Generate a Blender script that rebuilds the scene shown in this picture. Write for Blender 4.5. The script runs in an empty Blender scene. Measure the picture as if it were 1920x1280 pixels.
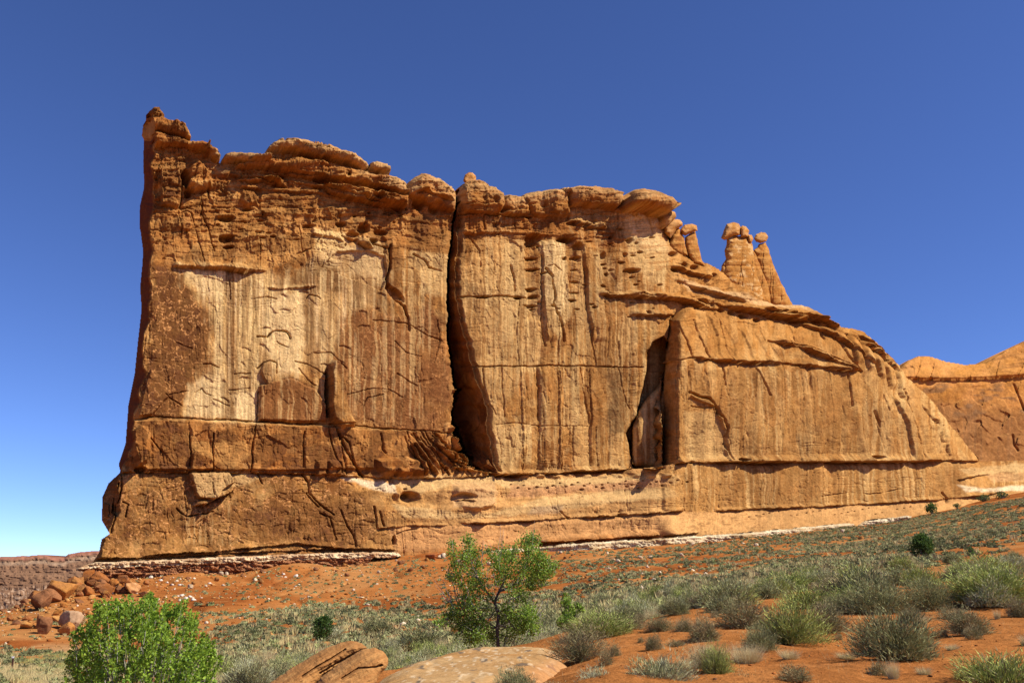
import bpy, bmesh, math, random
import numpy as np
from mathutils import Vector, Matrix
S = bpy.context.scene
COL = S.collection
random.seed(7)
RNG = np.random.default_rng(11)
# ---------------------------------------------------------------- camera
FPX = 1663.0
TH = math.radians(15.14)
cam_d = bpy.data.cameras.new('camera'); cam = bpy.data.objects.new('camera', cam_d); COL.objects.link(cam)
cam.location = (0, 0, 0); cam.rotation_euler = (math.pi/2 + TH, 0, 0)
cam_d.sensor_width = 36; cam_d.lens = 36*FPX/1920; cam_d.clip_start = 0.1; cam_d.clip_end = 9000
S.camera = cam
# ---------------------------------------------------------------- light
SUN_EL = math.radians(47); SUN_AZ = math.atan2(-0.30, 0.955)      # direction towards the sun, x right, y ahead
sx, sy, sz = math.cos(SUN_EL)*math.cos(SUN_AZ), math.cos(SUN_EL)*math.sin(SUN_AZ), math.sin(SUN_EL)
sl = bpy.data.lights.new('sun', 'SUN'); sl.energy = 5.0; sl.angle = math.radians(0.5); sl.color = (1.0, 0.94, 0.84)
so = bpy.data.objects.new('sun', sl); COL.objects.link(so)
so.rotation_euler = Vector((sx, sy, sz)).to_track_quat('Z', 'Y').to_euler(); so.location = (60, -60, 120)
w = bpy.data.worlds.new('World'); S.world = w; w.use_nodes = True
nt = w.node_tree; nt.nodes.clear()
sky = nt.nodes.new('ShaderNodeTexSky'); sky.sky_type = 'NISHITA'; sky.sun_disc = False
sky.sun_elevation = SUN_EL; sky.sun_rotation = math.pi/2 - SUN_AZ
sky.altitude = 2600; sky.air_density = 0.72; sky.dust_density = 0.0; sky.ozone_density = 5.0
bg = nt.nodes.new('ShaderNodeBackground'); bg.inputs[1].default_value = 0.128
wo = nt.nodes.new('ShaderNodeOutputWorld')
hs = nt.nodes.new('ShaderNodeHueSaturation'); hs.inputs['Saturation'].default_value = 1.10; hs.inputs['Hue'].default_value = 0.513
nt.links.new(sky.outputs[0], hs.inputs['Color']); nt.links.new(hs.outputs[0], bg.inputs[0]); nt.links.new(bg.outputs[0], wo.inputs[0])
S.view_settings.view_transform = 'Standard'; S.view_settings.look = 'None'
S.view_settings.exposure = 0.52; S.view_settings.gamma = 1.0
try:
    S.cycles.max_bounces = 6; S.cycles.diffuse_bounces = 2; S.cycles.transparent_max_bounces = 6
except Exception: pass
# ---------------------------------------------------------------- helpers
def px(u, v):                                   # direction of a photo pixel, scaled to one metre ahead
    a = np.asarray(u, float); b = np.asarray(v, float)
    X = (a-960)/FPX; Yc = (640-b)/FPX
    y = math.cos(TH) - Yc*math.sin(TH); z = math.sin(TH) + Yc*math.cos(TH)
    return X/y, np.ones_like(X/y), z/y
def at(u, v, Y):
    x, y, z = px(u, v); return Vector((float(x)*Y, Y, float(z)*Y))
def to_px(X, Y, Z):
    d = Y*math.cos(TH) + Z*math.sin(TH); up = -Y*math.sin(TH) + Z*math.cos(TH)
    return 960 + FPX*X/d, 640 - FPX*up/d
def _h(ix, iy, seed):
    n = (ix.astype(np.int64)*374761393 + iy.astype(np.int64)*668265263 + seed*1442695041) & 0x7fffffff
    n = ((n ^ (n >> 13))*1274126177) & 0x7fffffff
    n = ((n ^ (n >> 16))*668265263) & 0x7fffffff
    return (n & 0xffff).astype(np.float32)/32767.5 - 1.0
def vn(x, y, seed=0):                           # smooth value noise -1..1
    x = np.asarray(x, np.float32); y = np.asarray(y, np.float32)
    ix = np.floor(x).astype(np.int32); iy = np.floor(y).astype(np.int32)
    fx = x-ix; fy = y-iy
    fx = fx*fx*(3-2*fx); fy = fy*fy*(3-2*fy)
    a = _h(ix, iy, seed); b = _h(ix+1, iy, seed); c = _h(ix, iy+1, seed); d = _h(ix+1, iy+1, seed)
    return (a+(b-a)*fx) + ((c+(d-c)*fx)-(a+(b-a)*fx))*fy
def fbm(x, y, oct=4, seed=0, g=0.5):
    s = 0; a = 1; t = 0
    for k in range(oct):
        s = s + a*vn(x*2**k + 17.3*k, y*2**k - 9.1*k, seed+k); t += a; a *= g
    return s/t
def vn3(p, s, seed=0):                          # cheap 3d-ish noise for points (N,3)
    q = p*s
    return (vn(q[:, 0]+q[:, 2]*0.71, q[:, 1]+q[:, 2]*0.53, seed) + vn(q[:, 1]-q[:, 2]*0.6+31, q[:, 2]+q[:, 0]*0.4, seed+5) + vn(q[:, 2]+7, q[:, 0]-q[:, 1]*0.5, seed+9))/2.2
def fb3(p, s, oct=4, seed=0):
    r = 0; a = 1; t = 0
    for k in range(oct): r = r+a*vn3(p, s*2**k, seed+13*k); t += a; a *= 0.5
    return r/t
def cells(x, y, seed=0):
    """jittered cells: per point the offset from the nearest cell centre and three random numbers of that cell"""
    x = np.asarray(x, np.float32); y = np.asarray(y, np.float32); ix = np.floor(x).astype(np.int32); iy = np.floor(y).astype(np.int32)
    bd = np.full(x.shape, 1e9, np.float32); cx = np.zeros_like(x); cy = np.zeros_like(x); ci = ix.copy(); cj = iy.copy()
    for a in (-1, 0, 1):
        for b in (-1, 0, 1):
            jx = ix+a; jy = iy+b; qx = jx+.5+.45*_h(jx, jy, seed); qy = jy+.5+.45*_h(jx, jy, seed+1); d = (x-qx)**2+(y-qy)**2; m = d < bd
            bd = np.where(m, d, bd); cx = np.where(m, qx, cx); cy = np.where(m, qy, cy); ci = np.where(m, jx, ci); cj = np.where(m, jy, cj)
    return x-cx, y-cy, _h(ci, cj, seed+2), _h(ci, cj, seed+3), _h(ci, cj, seed+4)
def sm(a, b, x):
    t = np.clip((x-a)/(b-a), 0, 1); return t*t*(3-2*t)
def seg_dist(X, Y, pts, closed=False):
    d = np.full(X.shape, 1e9, np.float32); n = len(pts)
    for i in range(n if closed else n-1):
        (x0, y0), (x1, y1) = pts[i][:2], pts[(i+1) % n][:2]
        dx, dy = x1-x0, y1-y0; L = dx*dx+dy*dy+1e-9
        t = np.clip(((X-x0)*dx+(Y-y0)*dy)/L, 0, 1)
        np.minimum(d, np.hypot(X-x0-t*dx, Y-y0-t*dy), out=d)
    return d
def inside(X, Y, pts):
    r = np.zeros(X.shape, bool); n = len(pts); j = n-1
    for i in range(n):
        xi, yi = pts[i]; xj, yj = pts[j]
        if yi != yj:
            c = ((yi > Y) != (yj > Y)) & (X < (xj-xi)*(Y-yi)/(yj-yi)+xi); r ^= c
        j = i
    return r
def mesh_np(name, V, Fq, col=None, smooth=True):
    me = bpy.data.meshes.new(name)
    V = np.asarray(V, np.float32); Fq = np.asarray(Fq, np.int32); k = Fq.shape[1]
    me.vertices.add(len(V)); me.vertices.foreach_set('co', V.ravel())
    me.loops.add(Fq.size); me.loops.foreach_set('vertex_index', Fq.ravel())
    me.polygons.add(len(Fq)); me.polygons.foreach_set('loop_start', np.arange(0, Fq.size, k, dtype=np.int32))
    me.polygons.foreach_set('loop_total', np.full(len(Fq), k, np.int32))
    if smooth: me.polygons.foreach_set('use_smooth', np.ones(len(Fq), bool))
    if col is not None:
        at_ = me.attributes.new('Col', 'FLOAT_COLOR', 'POINT')
        c = np.ones((len(V), 4), np.float32); c[:, :3] = col
        at_.data.foreach_set('color', c.ravel())
    me.update(calc_edges=True); me.validate()
    return me
def put(name, me, m=None, parent=None, loc=None):
    me.name = name
    o = bpy.data.objects.new(name, me); COL.objects.link(o)
    if m: me.materials.append(m)
    if parent: o.parent = parent
    if loc is not None: o.location = loc
    return o
def tag(o, label=None, cat=None, group=None, kind=None):
    if label: o['label'] = label
    if cat: o['category'] = cat
    if group: o['group'] = group
    if kind: o['kind'] = kind
    return o
def empty(name, label, cat, loc=(0, 0, 0), group=None):
    o = bpy.data.objects.new(name, None); COL.objects.link(o); o.location = loc; o.empty_display_size = 0.2
    return tag(o, label, cat, group)
# ---------------------------------------------------------------- materials
def mat(name, rough=0.9, attr=True, base=(0.5, 0.3, 0.2), scales=((1.5, 0.25), (9, 0.3)), bump=0.3, bscale=4.0, bdist=0.1, transl=0.0, spec=0.15):
    m = bpy.data.materials.new(name); m.use_nodes = True; t = m.node_tree; N = t.nodes; L = t.links; N.clear()
    out = N.new('ShaderNodeOutputMaterial'); p = N.new('ShaderNodeBsdfPrincipled')
    p.inputs['Roughness'].default_value = rough
    p.inputs['Specular IOR Level'].default_value = spec
    tc = N.new('ShaderNodeTexCoord')
    if attr:
        a = N.new('ShaderNodeAttribute'); a.attribute_name = 'Col'; c = a.outputs['Color']
    else:
        a = N.new('ShaderNodeRGB'); a.outputs[0].default_value = (*base, 1); c = a.outputs[0]
    for sc, amt in scales:
        n = N.new('ShaderNodeTexNoise'); n.inputs['Scale'].default_value = sc; n.inputs['Detail'].default_value = 5; n.inputs['Roughness'].default_value = 0.65
        L.new(tc.outputs['Object'], n.inputs['Vector'])
        mr = N.new('ShaderNodeMapRange'); mr.inputs[1].default_value = 0.3; mr.inputs[2].default_value = 0.7
        mr.inputs[3].default_value = 1-amt; mr.inputs[4].default_value = 1+amt
        L.new(n.outputs['Fac'], mr.inputs[0])
        v = N.new('ShaderNodeVectorMath'); v.operation = 'SCALE'; L.new(c, v.inputs[0]); L.new(mr.outputs[0], v.inputs['Scale']); c = v.outputs[0]
    L.new(c, p.inputs['Base Color'])
    if bump:
        n = N.new('ShaderNodeTexNoise'); n.inputs['Scale'].default_value = bscale; n.inputs['Detail'].default_value = 6; n.inputs['Roughness'].default_value = 0.7
        L.new(tc.outputs['Object'], n.inputs['Vector'])
        b = N.new('ShaderNodeBump'); b.inputs['Strength'].default_value = bump; b.inputs['Distance'].default_value = bdist
        L.new(n.outputs['Fac'], b.inputs['Height']); L.new(b.outputs[0], p.inputs['Normal'])
    if transl:
        tr = N.new('ShaderNodeBsdfTranslucent'); L.new(c, tr.inputs[0])
        mx = N.new('ShaderNodeMixShader'); mx.inputs[0].default_value = transl
        L.new(p.outputs[0], mx.inputs[1]); L.new(tr.outputs[0], mx.inputs[2]); L.new(mx.outputs[0], out.inputs[0])
    else: L.new(p.outputs[0], out.inputs[0])
    return m
M_rock = mat('sandstone', scales=((0.35, 0.14), (2.6, 0.26)), bump=0.7, bscale=1.8, bdist=0.22, spec=0.0)
M_near = mat('boulder_sandstone', scales=((3.0, 0.14), (22, 0.2)), bump=0.6, bscale=14, bdist=0.02, spec=0.05)
M_sand = mat('sand', scales=((0.6, 0.18), (5, 0.22), (40, 0.30)), bump=0.8, bscale=9, bdist=0.06, spec=0.0)
M_far = mat('far_sandstone', scales=((0.03, 0.1), (0.15, 0.15)), bump=0.3, bscale=0.2, bdist=1.0, spec=0.0)
# ================================================================ the great fin
STEP = 1.0
gx = np.arange(160, 1966, STEP, dtype=np.float32); gy = np.arange(202, 1074, STEP, dtype=np.float32)
GX, GY = np.meshgrid(gx, gy)
SH = GX.shape
P0 = np.array([-79.0, 190.0]); WA = math.radians(28); WT = np.array([math.cos(WA), math.sin(WA)]); WN = np.array([math.sin(WA), -math.cos(WA)])
def plane_y(u, v, off=0.0):                      # distance ahead at which the ray meets the wall plane (moved off metres out)
    x, y, z = px(u, v)
    q = P0 + WN*off
    return (q @ WN)/(x*WN[0] + WN[1])
# warped coordinates give every traced line a natural wobble
N1 = fbm(GX/26, GY/26, 3, 3); N2 = fbm(GX/26, GY/26, 3, 8)
N3 = fbm(GX/7, GY/7, 2, 21); N4 = fbm(GX/7, GY/7, 2, 25)
XW = GX + 2.2*N1 + 0.9*N3; YW = GY + 2.2*N2 + 0.9*N4
NL = fbm(GX/70, GY/90, 2, 15)
XS = GX + 1.0*N1 + 0.7*N3; YS = GY + 1.0*N2 + 0.7*N4
D = np.zeros(SH, np.float32)                     # relief, metres out of the wall
def win(pts, pad):
    a = [p[0] for p in pts]; b = [p[1] for p in pts]
    i0 = max(int((min(b)-pad-gy[0])/STEP), 0); i1 = min(int((max(b)+pad-gy[0])/STEP)+2, SH[0])
    j0 = max(int((min(a)-pad-gx[0])/STEP), 0); j1 = min(int((max(a)+pad-gx[0])/STEP)+2, SH[1])
    return (slice(i0, max(i1, i0)), slice(j0, max(j1, j0)))
def crack(pts, w=1.6, d=1.2, wob=True, lip=0.0):
    w = max(w*.66, .85); d = d*1.25
    s = win(pts, 10+w*4)
    X, Y = (XW[s], YW[s]) if wob else (XS[s], YS[s])
    r = seg_dist(X, Y, pts)
    vary = 0.65+0.5*vn(GX[s]/11, GY[s]/11, len(pts)+int(pts[0][0]))
    tp_ = np.clip(1.15-.5*np.abs(vn(GX[s]/7, GY[s]/7, 5)), .5, 1.2)
    D[s] -= d*np.clip(vary, .1, 1.3)*np.clip(1-r/(1.55*w*tp_), 0, 1)
def lineY(pts, X):
    p = sorted(pts); return np.interp(X, [a[0] for a in p], [a[1] for a in p])
def ledge(pts, out=1.0, up=18, under=1.0, cut=5, seed=1, fade=14):
    """rock above the line bulges out by `out` fading over `up` px; the first `cut` px under it are cut back"""
    s = win(pts, 12+up+cut); X = XW[s]; Y = GY[s]+1.6*N4[s]+1.5*N2[s]
    yl = lineY(pts, X) ; dy = Y-yl
    x0 = min(p[0] for p in pts); x1 = max(p[0] for p in pts)
    m = sm(x0-2, x0+fade, X)*sm(x1+2, x1-fade, X)
    v = np.clip(0.75+0.6*vn(GX[s]/23, GY[s]*0+seed, seed), .15, 1.4)
    D[s] += m*v*(out*sm(-up, -1, dy)*(dy < 0) - under*np.exp(-np.clip(dy, 0, 99)/cut)*(dy >= 0)*sm(0, 1, dy))
def step(pts, amt, fade=12, vert=False, soft=1.5, ext=60):
    """everything on the right of (vert) the line within ext px is lifted by amt, fading out"""
    s = win(pts, ext+8); X, Y = XW[s], YW[s]
    p = sorted(pts, key=lambda q: q[1]); xl = np.interp(Y, [q[1] for q in p], [q[0] for q in p])
    y0, y1 = p[0][1], p[-1][1]
    D[s] += amt*sm(0, soft, X-xl)*(1-sm(ext*0.35, ext, X-xl))*sm(y0-3, y0+fade, Y)*sm(y1+3, y1-fade, Y)
def hole(cx, cy, rx, ry, d=2.0, sharp=0.6):
    s = win([(cx-rx, cy-ry), (cx+rx, cy+ry)], 6); X, Y = XS[s]+1.2*N3[s], YS[s]
    r = np.hypot((X-cx)/rx, (Y-cy)/ry)
    D[s] -= d*(1-sm(sharp, 1.12, r))
def slab(pts, out=0.8, soft=3.0, edge=0.0, wob=True):
    """a raised (or sunk) plate with crisp edges"""
    s = win(pts, 12); X, Y = (XW[s], YW[s]) if wob else (XS[s], YS[s])
    m = inside(X, Y, pts); r = seg_dist(X, Y, pts, True)
    D[s] += out*np.where(m, sm(0, soft, r), 0)
    if edge: D[s] -= edge*np.exp(-(r/1.5)**2)
def puffy(pts, out=3.0, w=14.0, low=0.35):
    """a rounded caprock lobe, fuller at the bottom edge"""
    s = win(pts, 12); X, Y = XS[s], YS[s]
    m = inside(X, Y, pts); r = seg_dist(X, Y, pts, True)
    t = np.clip(r/w, 0, 1); D[s] += np.where(m, out*(low+(1-low)*np.sqrt(1-(1-t)**2)), 0)
def mask(pts, soft=8, nz=8, sc=20, seed=0):
    s = win(pts, soft+nz*2); o = np.zeros(SH, np.float32)
    X = GX[s]+nz*fbm(GX[s]/sc, GY[s]/sc, 4, seed+40); Y = GY[s]+nz*fbm(GX[s]/sc, GY[s]/sc, 4, seed+60)
    r = seg_dist(X, Y, pts, True); r = np.where(inside(X, Y, pts), r, -r)
    o[s] = sm(-soft*0.5, soft*0.5, r); return o
# ---- outlines, traced from the photograph
LEFT = [(170,1073),(172,1056),(185,1035),(190,1010),(205,1000),(190,975),(192,930),(203,905),(225,885),(222,870),(235,830),(238,790),(240,760),(252,700),(258,640),(265,580),(262,540),(266,500),(268,470),(262,430),(262,385),(270,350),(268,300),(270,262),(265,252),(267,238),(272,228),(273,218),(280,211),(290,208),(300,212),(307,220),(308,226),(315,226),(318,232),(330,235),(345,243),(355,258),(358,265),(375,270),(388,278),(402,287),(410,298),(411,305)]
SKY = [(412,306),(415,300),(430,294),(455,293),(470,296),(490,295),(496,288),(505,278),(520,272),(540,270),(570,273),(590,271),(612,274),(630,283),(640,290),(665,302),(683,315),(686,320),(688,312),(700,310),(718,315),(727,325),(729,332),(745,340),(759,351),(762,345),(772,337),(783,332),(800,334),(820,342),(838,355),(850,372),(852,372),(855,360),(862,350),(872,344),(890,342),(905,350),(922,356),(938,365),(950,367),(970,371),(985,365),(1005,361),(1030,360),(1060,358),(1080,355),(1110,354),(1135,357),(1150,363),(1160,370),(1185,369),(1215,373),(1235,381),(1245,392),(1247,400),(1258,404),(1260,412),(1250,430),(1256,447),(1268,462),(1290,476),(1315,488),(1345,500),(1360,510),(1372,528),(1400,545),(1430,560),(1455,570),(1485,572),(1500,571),(1520,577),(1545,590),(1565,602),(1578,612),(1600,615),(1620,622),(1635,635),(1650,650),(1672,668),(1686,684),(1698,705),(1718,722),(1742,745),(1768,778),(1800,818),(1822,844),(1834,856),(1836,864)]
BASE = [(1966,862),(1966,940),(1700,982),(1500,1000),(1300,1018),(1100,1034),(900,1040),(760,1048),(600,1050),(400,1060),(172,1073)]
OUT = LEFT+SKY+BASE
MASK = inside(GX, GY, OUT)
LEDGE_MAIN = [(175,884),(230,884),(350,884),(500,886),(640,891),(760,897),(860,895),(925,890),(1000,888),(1060,884),(1120,880),(1185,879),(1230,875),(1262,869),(1300,866),(1500,866),(1640,865),(1760,864),(1835,862),(1966,860)]
YL = lineY(LEDGE_MAIN, XS)
# ---- body form (metres out of the plane)
corner = [(176,1073),(182,1050),(196,1010),(220,965),(228,930),(232,890),(262,800),(266,765),(275,700),(282,640),(287,600),(288,560),(286,500),(290,440),(295,400),(298,360),(300,320),(296,290),(288,262),(284,240),(283,200)]
xc = np.interp(GY, [p[1] for p in corner[::-1]], [p[0] for p in corner[::-1]]) + 2.5*vn(GX*0+3, GY/14, 5) + 1.5*vn(GX*0, GY/5, 6)
xl = np.interp(GY, [p[1] for p in LEFT[:33:1]][::-1], [p[0] for p in LEFT[:33]][::-1])
xc = np.where(GY > 270, xl+(xc-xl)*(.68+.25*vn(GX*0+1, GY/26, 7)), xc)
B = np.zeros(SH, np.float32)
B += 1.0 - (1050-GY)*0.004
side = np.clip((xc-GX)/np.maximum(xc-xl, 4), 0, 1.2)
B -= (30-21*sm(870, 960, GY))*side*sm(215, 245, GY) + 3*side*(1-sm(215, 245, GY))
# the great cleft between the two blocks
edgeR = [(335,853),(400,857),(450,861),(478,856),(520,854),(560,856),(600,864),(650,877),(700,890),(750,907),(800,915),(850,922),(888,930)]
edgeL = [(335,851),(400,852),(460,843),(500,838),(560,838),(620,838),(680,844),(730,851),(770,846),(810,846),(840,856),(870,880),(890,915)]
wob = 1.8*vn(GX*0+9, GY/9, 31)+2.2*vn(GX*0+9, GY/31, 33)
xe = np.interp(GY, [p[0] for p in edgeR], [p[1] for p in edgeR]) + wob
xd = np.interp(GY, [p[0] for p in edgeL], [p[1] for p in edgeL]) + 1.3*vn(GX*0+2, GY/7, 35)
gap = (GX > xd) & (GX < xe) & (GY < 893)
gd = (xe-GX)/3.0
gd = np.where(GX < xd+4, gd+6, gd)
gd *= sm(896, 840, GY)*0.85+0.15
B -= np.where(gap, gd+1.2*fbm(GX/14, GY/40, 3, 71)*sm(0, 8, xe-GX), 0)
B -= 0.9*sm(10, 0, np.abs(GX-xd)+np.where(GX > xd, 50, 0))*(GY < 880)        # rounded arris of the left block
B -= 1.6*sm(12, 0, GX-xe)*(GX >= xe)*(GY < 885)
mid = sm(0, 30, GX-xe)
# buttress on the right
edgeB = [(570,1275),(600,1258),(640,1250),(680,1250),(720,1247),(780,1246),(830,1244),(870,1244),(1100,1250)]
xb = np.interp(GY, [p[0] for p in edgeB], [p[1] for p in edgeB])+1.2*vn(GX*0, GY/12, 44)
butt_top = lineY([(1240,600),(1262,588),(1290,570),(1330,566),(1400,590),(1480,600),(1560,600),(1700,700),(1966,860)], XS)
inb = (GX > xb) & (GY > butt_top-6) & (GY < YL)
up_ = sm(700, 560, GY)
bf = 9.5*sm(0, 30, GX-xb)**0.45 - 6.5*up_*sm(1270, 1330, GX) - 4*up_
bf *= sm(-6, 16, GY-butt_top)
bf = np.where(inb, bf, 0)
B += bf
# general recession of the upper right ridge above the buttress
rid = sm(1180, 1330, GX)*(GY < YL)
B -= rid*np.clip((600-GY), 0, 150)*0.045*(1-0*GX)
# plinth
below = GY >= YL
dyp = np.clip(GY-YL, 0, 200)
pm = sm(610, 960, GX)*sm(1300, 1215, GX)                # benches in the middle
pr = sm(1225, 1262, GX); prw = sm(1110, 1280, GX)**1.3
bench = 1.0*sm(0, 6, dyp) + 4.0*sm(6, 26, dyp) + 0.3*sm(26, 40, dyp) + 4.6*sm(40, 62, dyp) + 0.5*sm(62, 80, dyp) + 1.5*sm(80, 100, dyp) + 3.0*sm(100, 150, dyp)
B += np.where(below, pm*bench*.62 + (1-pm)*(1-pr)*(0.3+0.014*dyp) + prw*(9.0+0.018*dyp) - pm*prw*bench*.35, 0)
apr = lineY([(1225,958),(1340,957),(1560,948),(1700,940),(1830,930),(1966,912)], XS)
B += np.where(below, pr*5.5*sm(0, 45, GY-apr), 0)
lf = sm(640, 560, GX)*below
B += lf*1.4*sm(1000, 1055, GY)
# concave turn of the plinth towards the fin behind
B -= below*sm(1770, 1900, GX)*22*(1-0.75*sm(5, 70, dyp))
# rounding at the skyline and the ends
dsk = seg_dist(GX[:, :], GY, SKY[:77:1])
Rr = np.where(GX < 1150, 3.8, 6.0); ww = np.where(GX < 1150, 15.0, 26.0)
tt = np.clip(dsk/ww, 0, 1); B -= Rr*(1-np.sqrt(np.clip(1-(1-tt)**2, 0, 1)))*(GY < YL)
dse = seg_dist(GX, GY, [(1686,684),(1698,705),(1718,722),(1742,745),(1768,778),(1800,818),(1822,844),(1836,864)])
tt = np.clip(dse/90, 0, 1); B -= 16*(1-np.sqrt(np.clip(1-(1-tt)**2, 0, 1)))*(GY < YL)*sm(1560, 1640, GX)
# ---- generic relief
def terr(n, k, s=0.22):
    q = n*k; f = np.floor(q); r = q-f; return (f+sm(0.5-s, 0.5+s, r))/k
bed = fbm(GX/150, (YW+4*NL)/9, 4, 101)
jnt = fbm((GX+8*NL)/11, GY/170, 3, 111)
blk = fbm(XW/34, YW/26, 4, 121, 0.5)
fine = fbm(GX/5, GY/5, 3, 131, 0.6)
plate = terr(fbm(XW/60, YW/50, 4, 141, 0.5), 6, 0.12)
plate2 = terr(fbm(XW/15, YW/19, 3, 147, 0.5), 3, 0.15)
topz = sm(520, 380, GY)*sm(1260, 1180, GX)
rough_z = np.clip(topz + sm(1240, 1330, GX)*sm(660, 560, GY), 0, 1)
D += 0.42*plate + 0.16*plate2*(0.4+np.clip(2*NL, 0, 1)) + 0.035*fine + 0.10*jnt + 0.3*NL
D += rough_z*(0.6*blk + 0.7*terr(bed, 5, .15) + 0.16*fine)
D += below*pm*(0.25*blk+0.3*bed-0.35*plate)
smooth_b = sm(1270, 1300, GX)*sm(690, 720, GY)+ sm(940, 960, GX)*sm(600, 700, GY)
D *= (1-0.5*np.clip(smooth_b, 0, 1))
# thin crease networks: cracked crust, bedding partings, vertical joints
def crease(n, w): return np.exp(-np.abs(n)/w)
pc1 = sm(-.05, .25, fbm(GX/55, GY/55, 3, 161)); pc2 = sm(-.05, .25, fbm(GX/80, GY/40, 3, 163)); pc3 = sm(-.05, .25, fbm(GX/40, GY/90, 3, 165))
D -= .30*pc1*crease(fbm(XW/24, YW/20, 3, 167, .6), .014)
D -= .50*pc2*crease(fbm(XW/110, (YW+5*NL)/15, 3, 169, .55), .022)*(.5+rough_z)
D -= .50*pc3*crease(fbm((XW+6*NL)/16, GY/130, 3, 171, .55), .022)
WX2 = GX+5*N1+2*N3; WY2 = GY+5*N2+2*N4
f1 = cells(WX2/36, WY2/44, 901); f2 = cells((GX+3*N1+1.2*N3)/13, (GY+3*N2+1.2*N4)/15, 905); f3 = cells((GX+6*NL+1.2*N3)/15, (GY+9*N1)/110, 909); f4 = cells((GX+9*N1)/46, (GY+4*NL+1.3*N4)/11, 913)
fm = (.40+.80*rough_z)*(1-.6*sm(1262, 1280, GX)*sm(680, 700, GY))*(1-.5*pm*below); fm2 = np.clip(.45+.9*fbm(GX/90, GY/70, 3, 917), .12, 1.1)
D += fm*(.22*f1[2]+.75*(f1[0]*f1[3]+f1[1]*f1[4])) + fm*fm2*(.12*f2[2]+.34*(f2[0]*f2[3]+f2[1]*f2[4]))
D += (.30+.4*sm(940, 1000, GX))*(1-.7*rough_z)*(.16*f3[2]+.34*f3[0]*f3[3])*(1-.6*pm*below) + rough_z*(.28*f4[2]+.5*f4[1]*np.abs(f4[3]))
blkx = terr(fbm((GX+5*NL)/22, GY/60, 3, 173), 3, .05)*terr(fbm(GX/60, (GY+5*NL)/18, 3, 175)+.6, 3, .05)
D += blkx*(.5+.8*rough_z)
faceb = sm(285, 300, GX)*sm(842, 830, GX)*sm(500, 512, GY)*sm(790, 780, GY)
D *= 1-.42*faceb-.2*sm(880, 900, GX)*sm(440, 470, GY)*sm(880, 860, GY)
# flutes
flu = fbm((GX-0.30*(GY-700)*sm(1400, 1750, GX)+7*NL)/19, GY/460, 2, 151)
flum = (0.12 + 0.7*sm(930, 990, GX)*sm(1240, 1215, GX) + 0.75*sm(1265, 1300, GX)*sm(680, 720, GY))*(~below) + 0.35*below*pr
D -= 0.6*flum*np.exp(-(np.abs(flu)/0.03))*np.clip(0.4+1.2*fbm(GX/30, GY/60, 2, 153), 0, 1.2)
D += 0.8*flum*flu
# ---------------------------------------------------------------- traced relief
def spall(pts, d=0.5, rec=5.0):
    """a thin overhanging lip: the rock right under the line is cut back and comes forward again within rec px"""
    s = win(pts, 6+rec*2); X = XS[s]; Y = YS[s]
    yl = lineY(pts, X); dy = Y-yl; x0 = min(p[0] for p in pts); x1 = max(p[0] for p in pts)
    m = sm(x0-1, x0+3, X)*sm(x1+1, x1-3, X)
    D[s] -= m*d*np.exp(-np.clip(dy, 0, 99)/rec)*sm(-.4, .7, dy)
# long bedding joints
crack([(240,785),(300,781),(400,786),(480,790),(540,792),(620,795),(665,797),(720,803),(780,806),(846,812)], 1.5, 1.6)
slab([(246,786),(350,786),(480,792),(620,798),(700,806),(700,880),(560,884),(400,883),(290,882),(262,884),(240,830)], 1.2, 4)
ledge(LEDGE_MAIN[:8], 0.7, 12, 1.6, 3, 3)
ledge([(925,890),(1000,888),(1060,885),(1120,881),(1185,879)], 0.8, 10, 4.5, 8, 5)
ledge([(1262,869),(1300,866),(1500,866),(1640,865),(1760,864),(1835,863)], 1.6, 16, 2.8, 4, 7)
crack([(858,556),(900,555),(960,556),(990,558)], 1.7, 2.0); hole(905,557,14,3,1.6); hole(970,558,9,4,2.0)
crack([(870,686),(940,686),(1010,686),(1060,685),(1130,688),(1205,688)], 1.5, 1.8)
crack([(1252,675),(1300,671),(1350,676),(1400,680),(1440,678),(1490,684),(1560,690),(1616,696)], 1.8, 2.4)
ledge([(1300,672),(1350,677),(1400,681),(1440,679),(1490,685),(1560,691),(1616,697)], 1.6, 16, 1.6, 5, 9)
crack([(930,795),(960,793),(1000,797),(1060,798),(1105,800)], 1.0, .5)
# upper ledges of the left block
ledge([(322,497),(345,499),(380,501),(420,503),(450,508),(500,507)], 1.6, 14, 1.6, 5, 11)
ledge([(300,352),(330,355),(350,352)], 0.8, 16, 1.0, 4, 12)
slab([(300,320),(338,318),(341,378),(335,392),(300,386)], 1.6, 3)
hole(348,335,9,17,4.5); hole(352,360,8,10,3.2); slab([(344,322),(372,300),(395,330),(398,352),(372,360),(352,350)], 2.2, 7)
ledge([(345,352),(365,357),(392,352)], 1.6, 16, 2.0, 6, 13)
crack([(341,330),(340,375),(336,388)], 2.2, 2.4); crack([(392,354),(392,372)], 2, 2)
hole(425,410,16,6,2.6); hole(424,447,15,7,3.4); hole(428,463,12,3.5,2.0); ledge([(402,404),(420,408),(440,409)], 1.2, 8, .8, 4, 14)
slab([(449,352),(482,356),(484,385),(462,392),(449,380)], 1.3, 7); hole(463,393,10,4,1.8)
crack([(380,378),(378,400),(392,430),(402,470)], 1.5, 1.2); crack([(335,395),(342,430),(340,455)], 1.3, 1.0); crack([(358,400),(372,445),(384,490)], 1.2, .8)
crack([(328,400),(350,396),(362,405)],1.3,.8); crack([(486,505),(490,470),(484,440)],1.3,.8)
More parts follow.
